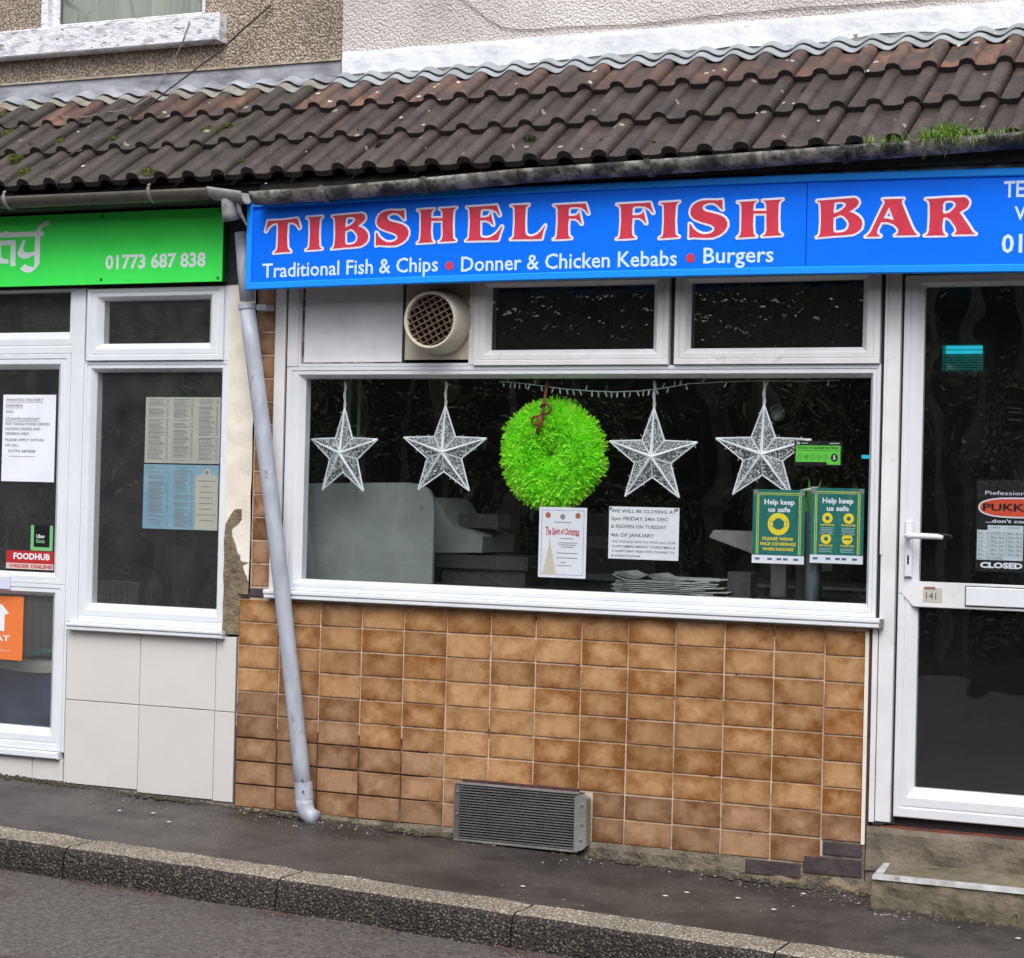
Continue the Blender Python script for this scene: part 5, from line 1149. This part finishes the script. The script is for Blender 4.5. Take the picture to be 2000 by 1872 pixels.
# counters and goods inside the fish bar
o = MB(); pf = [(-.236, .092), (.424, .092), (.428, .43), (.421, .478), (.398, .516), (.355, .538), (.29, .545), (-.236, .531)]
n = len(pf); o.add([(x, y, z) for y in (.25, .27) for x, z in pf], [tuple(range(n)), tuple(range(2 * n - 1, n - 1, -1))] + [(i, (i + 1) % n, n + (i + 1) % n, n + i) for i in range(n)])
tag(o.build('metal_board', brushed, None), 'large dull grey metal board with rounded corner standing in the window at the left', 'metal board')
b = MB(); pf = [(.30, .225), (.575, .235), (.578, .308), (.50, .335), (.425, .352), (.375, .42), (.335, .47), (.30, .48)]; n = len(pf)
b.add([(x, y, z) for y in (.45, .80) for x, z in pf], [tuple(range(n)), tuple(range(2 * n - 1, n - 1, -1))] + [(i, (i + 1) % n, n + (i + 1) % n, n + i) for i in range(n)])
TL = thing('cash_till', 'pale grey plastic till standing behind the metal board', 'till', (.45, .5, .22)); b.build('till_body', plast_g, TL)
part(TL, 'till_display', plast_d, (.42, .62, .52, .66, .345, .41)); part(TL, 'till_drawer', plast_d, (.34, .80, .46, .80, .16, .222))
part(TL, 'stand', plast_d, (.36, .78, .48, .78, .088, .158))
CT_ = thing('counter', 'long dark shop counter with pale edge inside the fish bar', 'counter', (1.2, 1.4, -.7))
part(CT_, 'counter_body', plast_d, (.2, 2.3, 1.2, 1.8, -.75, .10)); part(CT_, 'counter_top', mat('counter_edge_grey', (.16, .18, .175), .4), (.18, 1.10, 1.18, 1.82, .10, .13), (1.10, 2.32, 1.18, 1.82, .10, .115))
part(CT_, 'hot_cabinet', plast_d, (.60, 1.1, 1.3, 1.7, .13, .42)); part(CT_, 'cabinet_shelf', zinc, (.60, 1.02, 1.28, 1.30, .25, .31))
FRZ = thing('shop_range', 'frying range with shelves far inside the dark fish bar', 'frying range', (.6, 3.5, -.7))
part(FRZ, 'range_body', mat('range_dull', (.06, .065, .06), .5, (.035, .035, .033), 4), (-.2, 2.2, 3.3, 3.9, -.75, .25), (-.2, 1.0, 3.5, 3.9, .75, .80)); part(FRZ, 'canopy', mat('canopy_dull', (.075, .085, .08), .5), (-.2, 1.3, 3.2, 3.9, 1.05, 1.3))
part(FRZ, 'range_rail', zinc_l, (-.15, .9, 3.27, 3.29, .56, .575), (.25, .28, 3.27, 3.29, -.1, .56), (.62, .65, 3.3, 3.32, .58, .95))
for i, (px, lab) in enumerate(((689, 'green-lit upright rod left of the second star ribbon'), (700, 'short pale green upright rod beside the leftmost star'))):
    q = at((687, 698)[i] if i else 678, 800, .5); part(FRZ, 'strip', mat('rod_green_grey', (.20, .28, .20), .4), (q.x, q.x + .012, .5, .51, .66 if i else .75, 1.02)) if False else None
t = thing('hanging_rods', 'two thin pale green rods hanging behind the leftmost silver star', 'rods', (.15, .35, .8))
for px, zz in ((678, .78), (698, .70)):
    q = at(px, 800, .35); part(t, 'rod', mat('rod_green_grey', (.17, .27, .16), .4), (q.x, q.x + .014, .35, .36, zz, 1.05))
PP = thing('paper_stack', 'untidy stack of folded newsprint wrapping paper on the window shelf', 'paper stack', (1.62, .15, .09)); rn = random.Random(8)
for i in range(9):
    z = .090 + .0085 * i; b = MB(); vs = []; n = 16; x0, x1 = 1.345 + rn.uniform(-.012, .012), 1.80 + rn.uniform(-.05, .06)
    for k in range(n + 1):
        x = x0 + (x1 - x0) * k / n; up = (.022 * math.exp(-((x - x0) / .03) ** 2) if i > 6 else .003) + .004 * noise.noise(Vector((x * 14, i, 0))) + (.02 * math.exp(-((x - 1.49) / .018) ** 2) if i == 8 else 0)
        for y, dz in ((.13 + rn.uniform(-.002, .002), 0), (.128, .0055), (.40, .0055)): vs.append((x, y, z + dz + up))
    b.add(vs, [(3 * k + j, 3 * k + 3 + j, 3 * k + 4 + j, 3 * k + 1 + j) for k in range(n) for j in range(2)]); b.build('paper_sheet', paper_p, PP)
WS = thing('weighing_scale', 'grey metal scale with tapered tray on a post behind the green posters', 'scale', (1.98, .35, .09))
b = MB(); pf = [(1.70, .340), (1.72, .371), (2.20, .366), (2.20, .21), (1.93, .265)]; n = len(pf)
b.add([(x, y, z) for y in (.33, .47) for x, z in pf], [tuple(range(n)), tuple(range(2 * n - 1, n - 1, -1))] + [(i, (i + 1) % n, n + (i + 1) % n, n + i) for i in range(n)]); b.build('tray', zinc_l, WS)
part(WS, 'post', zinc_l, (1.968, 2.034, .36, .40, .088, .262)); part(WS, 'base', plast_d, (1.86, 2.12, .28, .5, .0885, .10))
BX = thing('dark_box', 'dark box standing by the scale post on the window shelf', 'box', (1.90, .2, .09)); part(BX, 'box_body', plast_d, (1.83, 1.93, .20, .30, .0885, .20)); part(BX, 'box_edge', zinc_l, (1.825, 1.935, .195, .199, .0885, .097))
SB = thing('sanitiser_bottle', 'pump bottle standing between the two green posters', 'bottle', (2.225, .10, .30))
MB().tube([(2.222, .10, .10), (2.222, .10, .45), (2.222, .10, .475), (2.222, .10, .49)], [.030, .030, .014, .012], 14).build('bottle_body', mat('bottle_clear_grey', (.10, .13, .14), .3), SB, smooth=True)
MB().tube([(2.222, .10, .492), (2.222, .10, .535)], .010, 10).tube([(2.235, .10, .552), (2.20, .098, .550), (2.165, .095, .545)], [.011, .007, .004], 8).tube([(2.222, .10, .53), (2.222, .10, .562)], .013, 10).build('pump', mat('pump_white', (.5, .56, .55), .4), SB, smooth=True)
BW = thing('wall_lamp', 'small round white lamp right of the farthest right star', 'lamp', (1.97, .4, .88)); q = at(1519, 808, .4)
MB().lathe(q.x, q.z - .004, [(.0, .37), (.018, .374), (.027, .39), (.028, .41)], 20).build('lamp_shade', mat('lamp_pale', (.34, .37, .36), .4), BW, smooth=True)
MB().tube([(q.x + .03 * math.cos(t), .385, q.z + .034 * math.sin(t)) for t in [k * .3 + .1 for k in range(10)]], .004, 6).build('lamp_hoop', mat('lamp_pale', (.34, .37, .36), .4), BW)
PL = thing('pot_plant', 'green leaved plant between the farthest right star and the hygiene sticker', 'pot plant', (2.17, .25, .5)); b = MB(); rn = random.Random(6)
for i in range(11):
    a = rn.uniform(-1.1, 1.1); L_ = rn.uniform(.10, .18); p = Vector((2.165, .25, .44)); e = p + Vector((math.sin(a) * L_ * .7, rn.uniform(-.03, .03), math.cos(a) * L_)); m_ = p.lerp(e, .55) + Vector((0, 0, .012)); w_ = Vector((.011, 0, .004))
    b.add([p, m_ - w_, e, m_ + w_], [(0, 1, 2, 3)])
b.build('leaves', leafg, PL); part(PL, 'pot', plast_d, (2.12, 2.21, .21, .29, .0885, .45))
FK = thing('fly_killer', 'glowing cyan insect light seen through the top of the fish bar door', 'insect light', (2.95, 1.6, 1.2)); qa, qb = at(1848, 676, 1.6), at(1918, 712, 1.6)
b = MB()
for zz_ in (qa.z - .008, qa.z - .030): b.tube([(qa.x, 1.6, zz_), (qb.x, 1.6, zz_)], .0075, 10)
b.build('lamp_tube', cyan_l, FK, kind='stuff')
b = MB()
for k in range(7): b.box(qa.x - .03 + k * .0, qb.x, 1.592, 1.596, qb.z - .03 + .012 * k, qb.z - .026 + .012 * k)
b.build('grille_bars', mat('grille_teal', (.01, .06, .06), .4), FK)
part(FK, 'reflector', mat('reflector_teal_glow', (.05, .3, .28), .4, emit=((.01, .42, .34), .10)), (qa.x - .02, qb.x, 1.612, 1.62, qb.z - .03, qa.z + .005))  # tube light on the plate is put in as faint teal emission
part(FK, 'casing', plast_d, (qa.x - .05, qb.x + .05, 1.625, 1.7, qb.z - .05, qa.z + .03))
tag(MB().box(at(1683, 892, .9).x, at(1697, 896, .9).x, .9, .91, at(1683, 896, .9).z, at(1683, 889, .9).z).build('indicator_light', cyan_l, None), 'tiny glowing cyan light at the right edge of the shop window', 'light')

# ================================================================== planting across the road (seen only as reflections in the glass)
HG = bpy.data.objects.new('roadside_woodland', None) if False else None
rn = random.Random(12); b = MB(); tw = MB()
def crown(b, c, rad, n, s0, s1):
    for _ in range(n):
        v = Vector((rn.gauss(0, 1), rn.gauss(0, 1), rn.gauss(0, 1))).normalized() * rn.random() ** .35; p = Vector(c) + Vector((v.x * rad[0], v.y * rad[1], v.z * rad[2]))
        s = rn.uniform(s0, s1); d1 = Vector((rn.uniform(-1, 1), rn.uniform(-1, 1), rn.uniform(-1, 1))).normalized() * s; d2 = d1.cross(Vector((rn.uniform(-1, 1), rn.uniform(-1, 1), rn.uniform(-1, 1)))).normalized() * s
        b.add([p - d1, p - d2, p + d1, p + d2], [(0, 1, 2, 3)])
for i in range(34):
    x = -40 + i * 2.2
    if -17 < x < 4: continue
    x = x + rn.uniform(-.4, .4); y = rn.uniform(-17.5, -14.5); h_ = rn.uniform(6.5, 9.5)
    crown(b, (x, y, -1.2 + h_ * .45), (1.1, 1.0, h_ * .54), 330, .05, .16)
cnt = 0
while cnt < 60000:
    x = rn.uniform(-18, 5); z = rn.uniform(-1.3, 4.4); y = rn.uniform(-15.6, -13.6)
    if noise.noise(Vector((x * .9, z * .9, y * .7))) + .5 * noise.noise(Vector((x * 3.1, z * 3.1, 4))) < .02 + .05 * max(0, z - 1): continue
    cnt += 1; s = rn.uniform(.018, .045); p = Vector((x, y, z)); d1 = Vector((rn.uniform(-1, 1), rn.uniform(-1, 1), rn.uniform(-1, 1))).normalized() * s; d2 = d1.cross(Vector((rn.uniform(-1, 1), rn.uniform(-1, 1), rn.uniform(-1, 1)))).normalized() * s * .6
    b.add([p - d1, p - d2, p + d1, p + d2], [(0, 1, 2, 3)])
b.build('roadside_hedge', leaf_m, None, kind='stuff')
for i in range(80):
    x = -34 + i * .62 + rn.uniform(-.5, .5); y = rn.uniform(-18, -12.8); h_ = rn.uniform(9, 13); p = Vector((x, y, -1.3)); top = p + Vector((rn.uniform(-.8, .8), rn.uniform(-.5, .5), h_))
    tw.tube([p, p.lerp(top, .5), top], [.08, .05, .02], 6)
    for k in range(9):
        q = p.lerp(top, rn.uniform(.35, .95)); e = q + Vector((rn.uniform(-1.6, 1.6), rn.uniform(-1, 1), rn.uniform(.3, 1.8))); tw.tube([q, e], [.022, .006], 4)
        for j in range(3): f2 = q.lerp(e, rn.uniform(.4, 1)); tw.tube([f2, f2 + Vector((rn.uniform(-.7, .7), rn.uniform(-.4, .4), rn.uniform(.1, .8)))], [.008, .003], 3)
tw.build('roadside_trees', leaf_b, None, kind='stuff')
MB().box(-60, 60, -20.5, -20.0, -1.5, 5.2).build('reflection_backdrop', mat('backdrop_dark', (.03, .028, .02), .95, (.015, .016, .01), 2), None, kind='structure')  # added unseen dark slab, raised so the glass does not reflect sky
